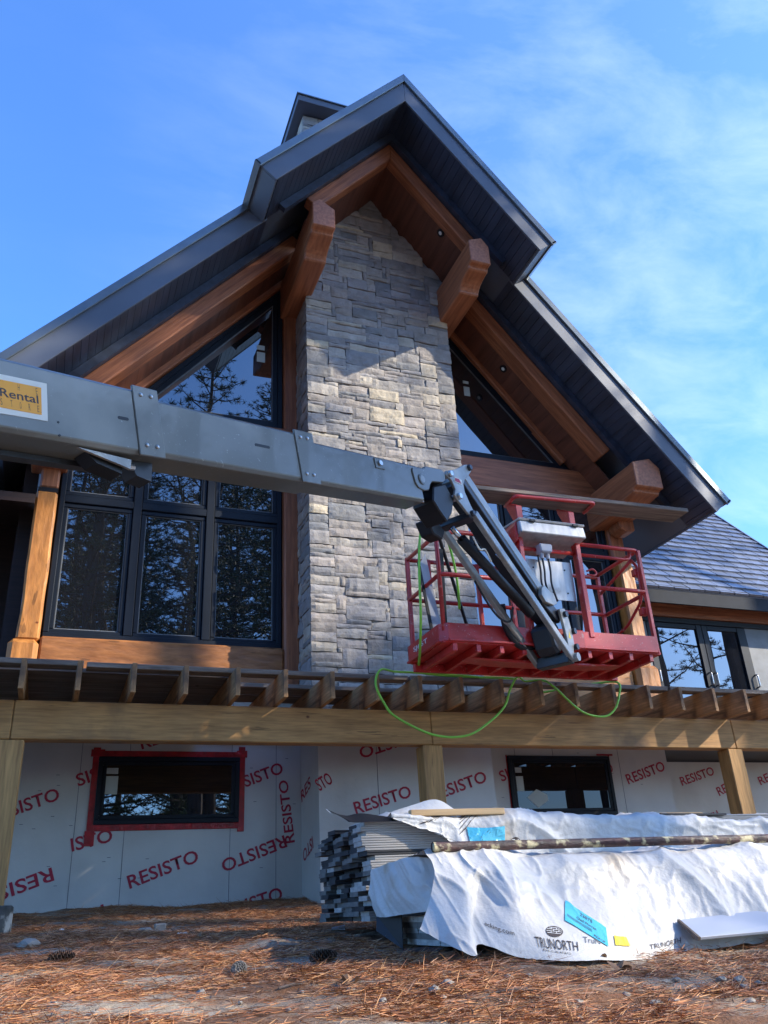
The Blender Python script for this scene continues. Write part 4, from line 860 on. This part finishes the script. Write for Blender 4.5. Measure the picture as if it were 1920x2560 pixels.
# ---------------------------------------------------------------- tarps
def cr(P, t):
    n = len(P); i = min(int(t), n-2); t -= i; g = lambda k: P[max(0, min(n-1, k))]
    a, b, c, d = g(i-1), g(i), g(i+1), g(i+2)
    return .5*((2*b)+(c-a)*t+(2*a-5*b+4*c-d)*t*t+(3*b-a-3*c+d)*t**3)
def crease(x, y, s): return 1-min(1, abs(noise.noise((x, y, s)))*2.6)
class Drape:
    def __init__(s, net, amp=1, seed=0, calm=0): s.net = [[Vector(p) for p in row] for row in net]; s.amp = amp; s.seed = seed; s.calm = calm; s.nr = len(net); s.nc = len(net[0])
    def base(s, u, v): return cr([cr(row, u) for row in s.net], v)
    def nrm(s, u, v):
        e = .04; a = s.base(min(u+e, s.nc-1), v)-s.base(max(u-e, 0), v); b = s.base(u, min(v+e, s.nr-1))-s.base(u, max(v-e, 0))
        n = b.cross(a)
        return n.normalized() if n.length > 1e-9 else Vector((0, -1, 0))
    def at(s, u, v, off=0):
        p = s.base(u, v); n = s.nrm(u, v); k = s.seed
        x, y = p.x, p.z*1.2-p.y*.9
        w1, w2 = noise.noise((x*1.3, y*1.3, k+20)), noise.noise((x*1.1, y*1.5, k+30)); d = .034*crease(x*1.5+y*1.9+w1*.6, y*1.7-x*.8, k)**2+.020*crease(x*3.1-y*2.7+w2, y*2.6+x*1.6, k+3)**3*(.5+w1)+.013*crease(x*6+y*4+w1*2, y*7-x*4, k+5)**3*(.6+w2)+.005*crease(x*13-y*9, y*12+x*6, k+6)**3+.028*noise.noise((x*1.4, y*1.9, k+7))+.0015*noise.noise((x*24, y*19, k))-.022
        k2 = 1-s.calm*max(0, 1-max(abs(p.x-2.04)/.42, abs(p.z+.17)/.16))**.4
        return p+n*(d*s.amp*k2+off)
    def build(s, name, nu, nv, material, parent=None):
        vs = [tuple(s.at(i/nu*(s.nc-1), j/nv*(s.nr-1))) for j in range(nv+1) for i in range(nu+1)]
        fs = [(j*(nu+1)+i, j*(nu+1)+i+1, (j+1)*(nu+1)+i+1, (j+1)*(nu+1)+i) for j in range(nv) for i in range(nu)]
        m = bpy.data.meshes.new(name); m.from_pydata(vs, [], fs); return link(name, m, material, parent, None, True)
    def bearing(s, rx, rz):      # (u, v) of the cloth along a bearing from the origin
        best = None
        for j in range(8, 61):
            for i in range(0, 141):
                u, v = i/140*(s.nc-1), j/60*(s.nr-1); p = s.base(u, v); q = (p.x/p.y-rx)**2+(p.z/p.y-rz)**2
                if best is None or q < best[0]: best = (q, u, v)
        du, dv = (s.nc-1)/140, (s.nr-1)/60
        for _ in range(5):
            _, u0, v0 = best; du /= 2; dv /= 2
            for i in (-1, 0, 1):
                for j in (-1, 0, 1):
                    u, v = min(s.nc-1.001, max(0, u0+i*du)), min(s.nr-1.001, max(0, v0+j*dv)); p = s.base(u, v); q = (p.x/p.y-rx)**2+(p.z/p.y-rz)**2
                    if q < best[0]: best = (q, u, v)
        return best[1], best[2]
    def find(s, p): return s.bearing(p[0]/p[1], p[2]/p[1])
    def nearest(s, p):      # nearest (u, v) to a point
        best = None
        for j in range(0, 61):
            for i in range(0, 121):
                u, v = i/120*(s.nc-1), j/60*(s.nr-1); q = (s.base(u, v)-p).length
                if best is None or q < best[0]: best = (q, u, v)
        return best[1], best[2]
    def decal(s, name, m, quad, off, material, parent):
        """wrap unit-square artwork over the cloth between four (u, v) corners: bl, br, tr, tl"""
        bl, br_, tr, tl = quad
        for v in m.vertices:
            a, b = v.co.x, v.co.y
            u = (bl[0]*(1-a)+br_[0]*a)*(1-b)+(tl[0]*(1-a)+tr[0]*a)*b; w = (bl[1]*(1-a)+br_[1]*a)*(1-b)+(tl[1]*(1-a)+tr[1]*a)*b
            v.co = s.at(max(0, min(s.nc-1.001, u)), max(0, min(s.nr-1.001, w)), off)
        return link(name, m, material, parent)
    def decal_px(s, name, m, pts, off, material, parent):
        return s.decal(name, m, [s.find(Vector(p)) for p in pts], off, material, parent)
def grid_mesh(nu, nv):
    m = bpy.data.meshes.new('sheet'); m.from_pydata([(i/nu, j/nv, 0) for j in range(nv+1) for i in range(nu+1)], [], [(j*(nu+1)+i, j*(nu+1)+i+1, (j+1)*(nu+1)+i+1, (j+1)*(nu+1)+i) for j in range(nv) for i in range(nu)]); return m
def disc_mesh():
    mb = MB(); n = 40; mb.add([(.5+.5*math.cos(2*math.pi*k/n), .5+.5*math.sin(2*math.pi*k/n), 0) for k in range(n)]+[(.5, .5, 0)], [(k, (k+1) % n, n) for k in range(n)]); m = bpy.data.meshes.new('disc'); m.from_pydata(mb.v, [], mb.f); return m
def q3(rx, rz, y): return (rx*y, y, rz*y)
# front bundle: columns run from its open left end to the right
def gp(x, y, up_=.006): return (x, y, gz(x, y)+up_)
TZ = lambda x: .205-.009*(x-1.6)
def col(x, hem, b=0, y4=3.47): return [(x, 4.40, TZ(x)-.02), (x, 3.98, TZ(x)+.005), (x, 3.70, TZ(x)), (x, 3.605, TZ(x)-.045), (x+.01, 3.545-b*.3, .06), (x+.01, y4-b, -.07), hem]
cols = [
 [(1.60, 4.40, .185), (1.60, 3.98, .21), (1.60, 3.70, .205), (1.597, 3.62, .15), (1.56, 3.57, .05), (1.50, 3.52, -.03), (1.455, 3.48, -.080)],
 [(1.66, 4.40, .185), (1.66, 3.98, .21), (1.66, 3.70, .207), (1.655, 3.615, .15), (1.61, 3.53, .03), (1.555, 3.45, -.06), (1.53, 3.40, -.138)],
 [(1.74, 4.40, .185), (1.74, 3.98, .21), (1.74, 3.70, .206), (1.735, 3.61, .15), (1.69, 3.51, .03), (1.635, 3.40, -.08), (1.607, 3.31, -.188)],
 [(1.82, 4.40, .185), (1.82, 3.98, .21), (1.82, 3.70, .205), (1.815, 3.60, .15), (1.76, 3.545, .03), (1.70, 3.47, -.06), (1.662, 3.37, -.150)],
 [(1.95, 4.40, .185), (1.95, 3.98, .21), (1.95, 3.70, .203), (1.945, 3.60, .15), (1.89, 3.48, .03), (1.83, 3.37, -.09), (1.80, 3.30, -.203)],
 [(2.15, 4.40, .183), (2.15, 3.98, .208), (2.15, 3.70, .199), (2.15, 3.60, .15), (2.11, 3.52, .03), (2.07, 3.38, -.10), (2.05, 3.25, -.230)],
 [(2.55, 4.40, .18), (2.55, 3.98, .205), (2.55, 3.70, .197), (2.55, 3.60, .15), (2.50, 3.54, .03), (2.45, 3.42, -.10), gp(2.43, 3.30)],
 col(2.75, gp(2.68, 3.36)), col(3.05, gp(2.98, 3.38)), col(3.4, gp(3.35, 3.38)), col(3.8, gp(3.8, 3.40)), col(4.4, gp(4.4, 3.42)), col(5.2, gp(5.2, 3.42)), col(6.0, gp(6.0, 3.42))]
front = Drape([[c[r] for c in cols] for r in range(7)], 1.0, 2, 1)
ft = front.build('front_tarp', 420, 120, 'tarp'); tag(ft, 'white printed tarp draped over the front board bundle with flaring hem', 'tarp')
# the flap over the bundle's open end
fl = Drape([[(1.60, 4.42, .185), (1.595, 4.1, .20), (1.60, 3.88, .21), (1.70, 3.76, .20)],
            [(1.60, 4.43, .11), (1.58, 4.12, .12), (1.60, 3.86, .12), (1.70, 3.70, .12)],
            [(1.60, 4.42, .03), (1.57, 4.15, .03), (1.61, 3.85, .04), (1.69, 3.66, .04)],
            [(1.605, 4.40, -.035), (1.585, 4.15, -.038), (1.62, 3.84, -.025), (1.67, 3.64, -.025)]], .8, 5)
fl.build('end_flap', 70, 50, 'tarp', ft)
# black wrap showing below the flap
mb = MB(); mb.add([(1.60, 4.38, -.03), (1.64, 4.14, -.03), (1.58, 4.34, -.10), (1.63, 4.12, -.18), (1.66, 3.95, -.17), (1.67, 3.74, -.17), (1.64, 3.86, -.225), (1.62, 4.06, -.225)], [(0, 1, 3, 2), (3, 4, 5, 6, 7)])
o = mb.build('black_wrap', 'tarp_in', None); sol = o.modifiers.new('thickness', 'SOLIDIFY'); sol.thickness = .003; tag(o, 'black plastic wrap hanging under the front bundle of boards', 'plastic wrap')
def put(dr, s, pts, mt='ink', bold=.012, name='tarp_lettering', par=None, off=.0028, sub=2):
    m, _ = text_mesh(s, bold, sub); return dr.decal_px(name, m, [q3(*p) for p in pts], off, mt, par)
yy = 3.33
put(front, 'TRUNORTH', ((.570, -.0525, yy), (.627, -.0605, yy), (.627, -.0505, yy), (.568, -.0405, yy)), 'ink', .0, par=ft)
put(front, 'DECKING', ((.578, -.0570, yy), (.616, -.0635, yy), (.616, -.0615, yy), (.578, -.0550, yy)), 'ink', -.004, par=ft)
front.decal_px('tarp_emblem', disc_mesh(), [q3(.584, -.0415, 3.38), q3(.607, -.0445, 3.38), q3(.610, -.0335, 3.4), q3(.586, -.0290, 3.4)], .0025, 'ink', ft)
em = MB()
for k, (a, b, y0) in enumerate(((.08, .9, .30), (.02, .95, .47), (.06, .93, .64), (.18, .8, .80))):
    em.add([(a, y0, 0), (b, y0, 0), (b, y0+.035, 0), (a, y0+.035, 0)], [(0, 1, 2, 3)])
for x, y0 in ((.3, .30), (.62, .30), (.45, .47), (.75, .47), (.3, .64), (.6, .64)): em.add([(x, y0, 0), (x+.03, y0, 0), (x+.03, y0+.18, 0), (x, y0+.18, 0)], [(0, 1, 2, 3)])
emm = bpy.data.meshes.new('emblem_lines'); emm.from_pydata(em.v, [], em.f)
front.decal_px('emblem_lines', emm, [q3(.584, -.0415, 3.38), q3(.607, -.0445, 3.38), q3(.610, -.0335, 3.4), q3(.586, -.0290, 3.4)], .0035, 'white', ft)
put(front, 'ecking.com', ((.502, -.0275, 3.40), (.541, -.0395, 3.38), (.541, -.0335, 3.38), (.503, -.0210, 3.40)), 'ink', .0, par=ft)
put(front, 'TruN', ((.636, -.0520, 3.36), (.660, -.055, 3.36), (.660, -.0485, 3.36), (.636, -.0455, 3.36)), 'seal', .0, par=ft)
put(front, 'TRUNORTH', ((.735, -.063, 3.37), (.785, -.0585, 3.37), (.785, -.053, 3.37), (.735, -.0575, 3.37)), 'ink', .0, par=ft)
lq = [q3(.613, -.0265, 3.44), q3(.671, -.0580, 3.36), q3(.672, -.0370, 3.40), q3(.618, -.0030, 3.48)]
front.decal_px('packing_slip', grid_mesh(24, 12), lq, .004, 'blue', ft)
def slip(dr, lq, par):
    Q = [dr.find(Vector(p)) for p in lq]
    for s, a, b, w, h in (('22075', .38, .70, .30, .17), ('Chad Warren', .30, .42, .46, .13), ('PICK UP', .70, .06, .24, .10)):
        m, _ = text_mesh(s, .01, 1)
        for v in m.vertices: v.co.x = a+v.co.x*w; v.co.y = b+v.co.y*h
        dr.decal('slip_lettering', m, Q, .0055, 'ink', par)
    mm = MB()
    for y in (.32, .27, .22): mm.add([(.05, y, 0), (.66, y, 0), (.66, y+.015, 0), (.05, y+.015, 0)], [(0, 1, 2, 3)])
    me = bpy.data.meshes.new('slip_lines'); me.from_pydata(mm.v, [], mm.f); b = bmesh.new(); b.from_mesh(me); bmesh.ops.subdivide_edges(b, edges=[e for e in b.edges if e.calc_length() > .1], cuts=10, use_grid_fill=True); b.to_mesh(me); b.free()
    dr.decal('slip_lines', me, Q, .0055, 'ink', par)
slip(front, lq, ft)
front.decal_px('yellow_tag', grid_mesh(8, 6), [q3(.682, -.0570, 3.36), q3(.704, -.0590, 3.36), q3(.700, -.0490, 3.38), q3(.682, -.0460, 3.38)], .004, 'yellow', ft)
MB().tube(smooth_path([(1.845, 3.34, -.185), (1.85, 3.32, -.20), (1.86, 3.31, -.23), (1.875, 3.29, -.245)]), .003, 6).build('tie_cord', 'cream', ft)
# rear bundle tarp
def rc(x, zt, zf, yb=5.42, yf=4.46): return [(x, yb+.02, .10), (x, yb-.02, zt-.03), (x, 5.0, zt+.005), (x, 4.62, zt-.02), (x, yf, zf), (x+.01, yf-.02, .28), (x+.01, yf-.035, .12), (x, yf-.03, -.05)]
rcols = [
 [(1.80, 5.44, .42), (1.78, 5.40, .465), (1.76, 5.0, .462), (1.75, 4.62, .455), (1.735, 4.47, .452), (1.737, 4.455, .44), (1.74, 4.45, .434), (1.742, 4.448, .43)],
 [(1.95, 5.44, .30), (1.95, 5.40, .50), (1.93, 5.0, .49), (1.88, 4.62, .468), (1.865, 4.46, .45), (1.875, 4.445, .42), (1.885, 4.44, .395), (1.89, 4.435, .385)],
 [(2.15, 5.44, .2), (2.15, 5.40, .50), (2.13, 5.0, .505), (2.06, 4.62, .47), (2.03, 4.455, .44), (2.05, 4.435, .38), (2.065, 4.43, .33), (2.07, 4.425, .315)],
 rc(2.32, .485, .44), rc(2.6, .49, .44), rc(2.9, .475, .43), rc(3.3, .465, .42), rc(3.7, .45, .41), rc(4.2, .44, .40), rc(4.8, .435, .40), rc(5.4, .435, .40), rc(6.2, .43, .39)]
rear = Drape([[c[r] for c in rcols] for r in range(8)], .9, 11)
rtarp = rear.build('rear_tarp', 380, 110, 'tarp'); tag(rtarp, 'white printed tarp covering most of the rear board stack', 'tarp')
# turned-back corner with black lining
fp = Drape([[(1.40, 4.55, .50), (1.50, 4.56, .462), (1.60, 4.55, .475), (1.74, 4.52, .452)], [(1.50, 4.48, .425), (1.53, 4.46, .418), (1.62, 4.455, .420), (1.74, 4.452, .420)]], .15, 3)
fp.build('turned_flap', 24, 8, 'tarp_in', rtarp)
MB().add([(1.395, 4.552, .502), (1.455, 4.545, .470), (1.415, 4.53, .476)], [(0, 1, 2)]).build('flap_corner', 'tarp', rtarp)
fp2 = Drape([[(1.77, 4.55, .475), (1.95, 4.58, .525), (2.08, 4.60, .545), (2.20, 4.62, .49)], [(1.75, 4.52, .455), (1.90, 4.52, .470), (2.05, 4.53, .475), (2.22, 4.55, .468)]], .15, 8)
fp2.build('turned_edge', 40, 12, 'tarp', rtarp)
put(fp2, 'king.com', ((.452, .1075, 4.58), (.4225, .1035, 4.56), (.4225, .0985, 4.55), (.452, .1025, 4.56)), 'ink', .0, par=rtarp, off=.004)
put(rear, 'TRUNORTH', ((.425, .0815, 4.45), (.478, .0765, 4.45), (.478, .0855, 4.45), (.425, .0905, 4.45)), 'ink', .0, par=rtarp)
put(rear, 'TruNorthDecking', ((.455, .0755, 4.44), (.505, .0690, 4.44), (.505, .0740, 4.44), (.455, .0805, 4.44)), 'ink', .0, par=rtarp)
rq = [q3(.491, .0690, 4.43), q3(.541, .0665, 4.43), q3(.542, .0855, 4.45), q3(.491, .0860, 4.45)]
rear.decal_px('packing_slip', grid_mesh(20, 10), rq, .006, 'blue', rtarp); slip(rear, rq, rtarp)
rear.decal_px('tarp_emblem', disc_mesh(), [q3(.549, .058, 4.42), q3(.566, .058, 4.42), q3(.566, .0725, 4.42), q3(.549, .0725, 4.42)], .006, 'ink', rtarp)
emm = bpy.data.meshes.new('emblem_lines'); emm.from_pydata(em.v, [], em.f)
rear.decal_px('emblem_lines', emm, [q3(.549, .058, 4.42), q3(.566, .058, 4.42), q3(.566, .0725, 4.42), q3(.549, .0725, 4.42)], .0075, 'white', rtarp)
# loose things on the bundles
pp = MB(); pp.tube([(1.635, 3.70, .236), (2.9, 3.71, .230), (4.2, 3.70, .222), (5.8, 3.71, .212)], .0215, 18, False); pp.tube([(1.635, 3.70, .236), (5.8, 3.71, .212)], .017, 14)
tag(pp.build('rusty_pipe', 'rust', None, 0, True), 'rusty pipe with flaking paint lying along the front tarp', 'pipe')
o = MB().beam((1.86, 4.49, .463), (2.43, 4.47, .463), .045, .034).build('wood_batten', 'batten', None, .003); tag(o, 'pale wood batten holding down the rear tarp beside the blue slip', 'batten')
o = MB().beam((3.52, 4.50, .432), (4.03, 4.50, .424), .05, .012).build('black_strip', 'black', None, .002); tag(o, 'flat black strip lying on top of the rear tarp', 'strip')
o = MB().beam((3.60, 4.60, .444), (3.92, 4.58, .440), .04, .014).build('thin_batten', 'batten', None, .002); tag(o, 'thin wood lath beside the black strip on the rear tarp', 'lath')
a, b, c, d = Vector(q3(.811, -.056, 3.30)), Vector(q3(.784, -.034, 3.44)), Vector((5.2, 3.46, -.04)), Vector((5.2, 3.28, -.165))
n = (b-a).cross(d-a).normalized()*.012
o = MB().add([a, b, c, d, a+n, b+n, c+n, d+n], [(0, 1, 2, 3), (7, 6, 5, 4), (0, 4, 5, 1), (1, 5, 6, 2), (2, 6, 7, 3), (3, 7, 4, 0)]).build('pale_panel', ['panel'], None, .001); tag(o, 'pale grey trim panel propped against the foot of the front tarp', 'panel')
MB().beam(a+Vector((0, -.004, -.006)), b+Vector((-.004, -.004, -.004)), .012, .014).build('raw_edge', 'raw_edge', o)
# small things on the ground
def cone(rx, rz, L, ang, label, grey=False):
    p = on_ground(rx, rz); r = random.Random(int(rx*1000)); mb = MB(); d = Vector((math.cos(ang), math.sin(ang), .06)); sd = Vector((-d.y, d.x, 0)).normalized(); u = sd.cross(d)
    p += Vector((0, 0, .024)); mb.tube([p-d*L*.5, p, p+d*L*.48], [.006, .011, .004], 8)
    for k in range(90):
        t = k/90; a = k*2.4; rr = .026*math.sin(math.pi*(.12+.85*t))**.7+.003; q = p+d*(L*(t-.5)); o_ = (sd*math.cos(a)+u*math.sin(a)); w = d.cross(o_)*.0085
        e = q+o_*rr+d*.007; mb.add([q+w*.5, q-w*.5, e-w, e+w, e-d*.004-w*.6, e-d*.004+w*.6], [(0, 1, 2, 3), (3, 2, 4, 5), (0, 3, 5), (1, 4, 2)])
    tag(mb.build('pine_cone', 'rock' if grey else 'cone', None), label, 'pine cone', 'pine cones on the ground')
cone(.027, -.033, .115, .15, 'brown pine cone lying among the needles left of the board stack')
cone(.300, -.0505, .125, .05, 'dark pine cone lying in front of the board stack')
cone(.207, -.0565, .10, 1.0, 'greyish weathered pine cone half buried in needles', True)
def lump(name, rx, rz, r, mt, label, cat, sq=.5, seed=1):
    p = on_ground(rx, rz); b = bmesh.new(); bmesh.ops.create_icosphere(b, subdivisions=2, radius=r)
    for v in b.verts: v.co *= 1+.35*noise.noise(v.co*(1.4/r)+Vector((seed, 0, 0))); v.co.z *= sq
    m = bpy.data.meshes.new(name); b.to_mesh(m); b.free(); o = link(name, m, mt, None, Matrix.Translation(p+Vector((0, 0, r*sq*.5)))); tag(o, label, cat); return o
lump('white_stone', .025, -.0045, .020, 'white', 'small white stone near the concrete pier', 'stone', .7, 3)
lump('flat_stone', .107, -.0095, .055, 'rock', 'flat grey stone midway between the pier and the board stack', 'stone', .35, 5)
lump('sandy_clod', -.005, -.0165, .06, 'rock', 'sandy clod of earth in front of the concrete pier', 'clod', .5, 8)
lump('wood_chip', .018, -.0045, .012, 'batten', 'small tan chip beside the white stone', 'chip', .6, 6)
lump('white_chip', .003, -.071, .012, 'white', 'tiny white chip low in the foreground at the left', 'chip', .5, 9)
p = on_ground(.1225, -.009); o = box('broken_block', 'rock', None, p.x-.04, p.x+.04, p.y-.03, p.y+.03, p.z-.01, p.z+.045, .008); tag(o, 'broken grey block with ridges beside the flat stone', 'block')
p = on_ground(.146, -.0165); o = MB().tube([p+Vector((-.03, 0, .015)), p+Vector((.03, .01, .015))], .012, 8).build('white_scrap', 'cream', None); tag(o, 'short white tube scrap on the needles', 'scrap')
p = on_ground(.318, -.0205); o = MB().add([p+Vector(q) for q in ((-.05, -.03, .012), (.03, -.05, .008), (.06, .04, .03), (-.02, .05, .02), (-.05, -.03, .009), (.03, -.05, .005), (.06, .04, .027), (-.02, .05, .017))], [(0, 1, 2, 3), (7, 6, 5, 4), (0, 4, 5, 1), (1, 5, 6, 2), (2, 6, 7, 3), (3, 7, 4, 0)]).build('paper_scrap', 'panel', None); tag(o, 'crumpled white paper scrap below the board stack', 'paper')
def leaf(rx, rz, r, label, ang=0):
    p = on_ground(rx, rz); n = 22; mb = MB(); pts = []
    for k in range(n):
        a = 2*math.pi*k/n; q = r*(.55+.45*abs(math.cos(a*2.5)))*(1.3 if k == 0 else 1); pts.append(p+Vector((q*math.cos(a+ang), q*math.sin(a+ang)*.8, .018+.012*math.sin(a*3)+.4*max(0, math.sin(a))*r)))
    c = p+Vector((0, 0, .012)); v = pts+[c]+[q-Vector((0, 0, .0015)) for q in pts]+[c-Vector((0, 0, .0015))]
    mb.add(v, [(k, (k+1) % n, n) for k in range(n)]+[((k+1) % n+n+1, k+n+1, 2*n+1) for k in range(n)])
    tag(mb.build('dry_leaf', 'leaf_litter', None), label, 'leaf', 'dry leaves on the ground')
leaf(.685, -.088, .055, 'dry brown oak leaf in front of the printed tarp hem'); leaf(.33, -.075, .04, 'dry pale leaf lying on sand below the board stack', 1); leaf(.66, -.076, .04, 'curled dark leaf close to the tarp hem', 2)
leaf(.165, -.02, .035, 'curled brown leaf on the needles left of the board stack', .6)
rc_ = random.Random(21)
for i in range(46):
    rx = rc_.uniform(.0, .9); rz = -.064-.05*rc_.random()-.03*rx
    r_ = rc_.uniform(.008, .024); q = on_ground(rx, rz); b = bmesh.new(); bmesh.ops.create_icosphere(b, subdivisions=2, radius=r_)
    for v in b.verts: v.co *= 1+.45*noise.noise(v.co*(1.6/r_)+Vector((i, 0, 0))); v.co.z *= .6
    m = bpy.data.meshes.new('sand_clod'); b.to_mesh(m); b.free(); o = link('sand_clod', m, 'rock', None, Matrix.Translation(q+Vector((0, 0, r_*.2))))
    tag(o, 'small crumbly clod of sandy soil among the foreground needles', 'clod', 'sandy clods in the foreground')
# twigs
for i, (rx, rz, L, a) in enumerate(((.085, -.023, .22, .1), (.50, -.10, .18, -.4), (.25, -.075, .16, .5))):
    p = on_ground(rx, rz); o = MB().tube([p+Vector((0, 0, .012)), p+Vector((math.cos(a)*L*.5, math.sin(a)*L*.5, .02)), p+Vector((math.cos(a)*L, math.sin(a)*L, .012))], [.004, .004, .002], 6).build('fallen_twig', 'twig', None)
    tag(o, ('thin twig lying left among the needles', 'short twig low in the sandy foreground', 'small twig on the needles below the pine cones')[i], 'twig', 'twigs on the ground')

# ---------------------------------------------------------------- trees
def pine_meshes(seed, H=17, low=3.5, dens=1.0, spread=3.4):
    r = random.Random(seed); tk = MB(); nv, nf = [], []
    bend = [(r.uniform(-.25, .25), r.uniform(-.25, .25)) for _ in range(5)]
    P = [Vector((bend[i][0]*i*.5, bend[i][1]*i*.5, H*i/4)) for i in range(5)]
    ax = smooth_path(P, 5); tk.tube(ax, [(.24 if low < 8 else .15)*(1-i/len(ax))+.02 for i in range(len(ax))], 10)
    def at(z): return cr(P, min(3.999, z/H*4))
    n = int(95*dens)
    for k in range(n):
        z = low+(H-low)*(k/n)**.9*.985; t = (z-low)/(H-low); L = spread*(1-t)**.75*r.uniform(.55, 1.1)+.35; a = k*2.39996+r.uniform(-.4, .4); o = at(z)
        d = Vector((math.cos(a), math.sin(a), r.uniform(-.05, .30)+.25*t)); pts = [o, o+d*L*.5+Vector((0, 0, -.04*L)), o+d*L+Vector((0, 0, .06*L))]
        tk.tube(pts, [.045*(1-t)+.014, .022, .006], 5)
        m = max(3, int(L*(6 if low < 8 else 4.2)))
        for j in range(m):
            s = .22+.8*(j+r.random())/m; q = cr(pts, min(1.999, s*2))+Vector((r.gauss(0, .20), r.gauss(0, .20), r.gauss(.03, .10)))*(.5+.4*L/spread)
            for _ in range(22):
                e = Vector((r.gauss(0, 1)+d.x*.6, r.gauss(0, 1)+d.y*.6, r.gauss(.25, .7))).normalized(); l = r.uniform(.10, .21); w = e.cross(Vector((r.gauss(0, 1), r.gauss(0, 1), r.gauss(0, 1)))).normalized()*.010
                b = len(nv); nv += [tuple(q-w), tuple(q+w), tuple(q+e*l+w*.4), tuple(q+e*l-w*.4)]; nf.append((b, b+1, b+2, b+3))
    m = bpy.data.meshes.new('crown'); m.from_pydata(nv, [], nf); m.materials.append(M['needles'])
    t = tk.mesh('trunk'); t.materials.append(M['bark']); return t, m
PM = [pine_meshes(1, 17, 3.2, 1.0, 3.3), pine_meshes(2, 20, 5.5, 1.1, 3.6), pine_meshes(3, 14, 1.8, .9, 2.7)]
PM += [pine_meshes(4, 24, 12.2, 2.1, 3.6), pine_meshes(5, 17.2, 14.9, 1.2, 2.8), pine_meshes(6, 17.5, 8.0, .28, 3.3)]  # crown height and density shaped for the shade they cast
SH = Vector((math.sin(SUN_AZ), math.cos(SUN_AZ))); SP = Vector((-SH.y, SH.x))
def sunward(d, s): return (3.3+SH.x*d+SP.x*s, 8.6+SH.y*d+SP.y*s)  # places unseen pines towards the sun to shade the house
TREES = [(*sunward(16, s), 3, k, a) for s, k, a in ((-3.4, 1.46, .2), (-1.1, 1.44, 1.2), (1.0, 1.40, 3.3))]+[(*sunward(20, s), 3, k, a) for s, k, a in ((-2.75, 1.62, 2.2), (.5, 1.60, 4.2), (2.4, 1.55, 5.4), (3.9, 1.2, .7))]
TREES += [(*sunward(27+e, s), 5, k, a) for s, e, k, a in ((-4.6, 0, 1.0, .3), (-2.8, 2, 1.06, 1.3), (-.7, 0, 1.02, 4.2), (2.7, 2, 1.02, 2.4))]
TREES += [(*sunward(24+e, s), 4, (tp+1.6+.554*(24+e))/17.0, a) for s, e, a, tp in ((-7.6, 0, 2.3, 3.3), (-6.3, 1, .3, 3.3), (-5.0, -.5, 1.4, 3.0), (-3.7, .5, 1.9, 2.6), (-.3, 0, 2.7, 1.8))]  # thin crowns added to keep sun off the boom and basement membrane
TREES += [(-2.5, -7, 0, 1, .3), (1.2, -9.5, 2, 1.1, 1), (4.2, -8.0, 0, 1, 2), (-6, -10, 1, 1, 3), (7.5, -13, 1, 1.0, 4), (.0, -15, 1, 1.1, 5), (4.5, -17, 0, 1.2, 6), (11, -18, 0, 1.1, .5), (-4, -18, 1, 1.1, 1.5),
         (8, -24, 1, 1.2, 2.5), (15, -27, 0, 1.2, 3.5), (-9, -5, 0, 1, 4.5), (-12, -16, 1, 1, 5.5), (2, -26, 1, 1.2, .8), (14, -20, 2, 1.3, 1.8), (20, -30, 1, 1.2, 2.2),
         (.6, -6, 1, 1.05, 2.2), (3.4, -5, 1, .9, 4.2)]
_r = random.Random(5)
TREES += [(x+_r.uniform(-1.5, 1.5), -30-7*(x % 2)+_r.uniform(-3, 3), _r.choice((0, 1, 2, 3)), _r.uniform(1.1, 1.5), _r.uniform(0, 6)) for x in range(-38, 17, 2)]
for i, (x, y, k, sc, a) in enumerate(TREES):
    e = thing('pine_tree', 'tall pine out of frame, mirrored in the windows or added to shade the house', 'tree', (x, y, gz(x, y)-.1), 'pines behind the photographer')
    mw = Matrix.Translation((x, y, gz(x, y)-.1)) @ Matrix.Rotation(a, 4, 'Z') @ Matrix.Scale(sc, 4)
    link('trunk', PM[k][0], None, e, mw); link('crown', PM[k][1], None, e, mw)
def bare_tree(x, y, z0, H, seed):
    r = random.Random(seed); mb = MB()
    def grow(p, d, L, rad, lv):
        q = p+d*L; m = p+d*L*.5+Vector((r.gauss(0, .04), r.gauss(0, .04), 0))*L; mb.tube([p, m, q], [rad, rad*.85, rad*.65], 5)
        if lv == 0: return
        for _ in range(3 if lv > 1 else 4):
            e = (d+Vector((r.gauss(0, .42), r.gauss(0, .42), r.gauss(.12, .22)))).normalized(); grow(p+d*L*r.uniform(.55, 1), e, L*r.uniform(.55, .8), rad*.6, lv-1)
    e = thing('bare_tree', 'leafless tree rising behind the right wing roof', 'tree', (x, y, z0))
    grow(Vector((x, y, z0)), Vector((0, 0, 1)), H*.36, .16, 5)
    mb.build('trunk', 'twig', e)
bare_tree(29.6, 26, -.5, 14.2, 4)
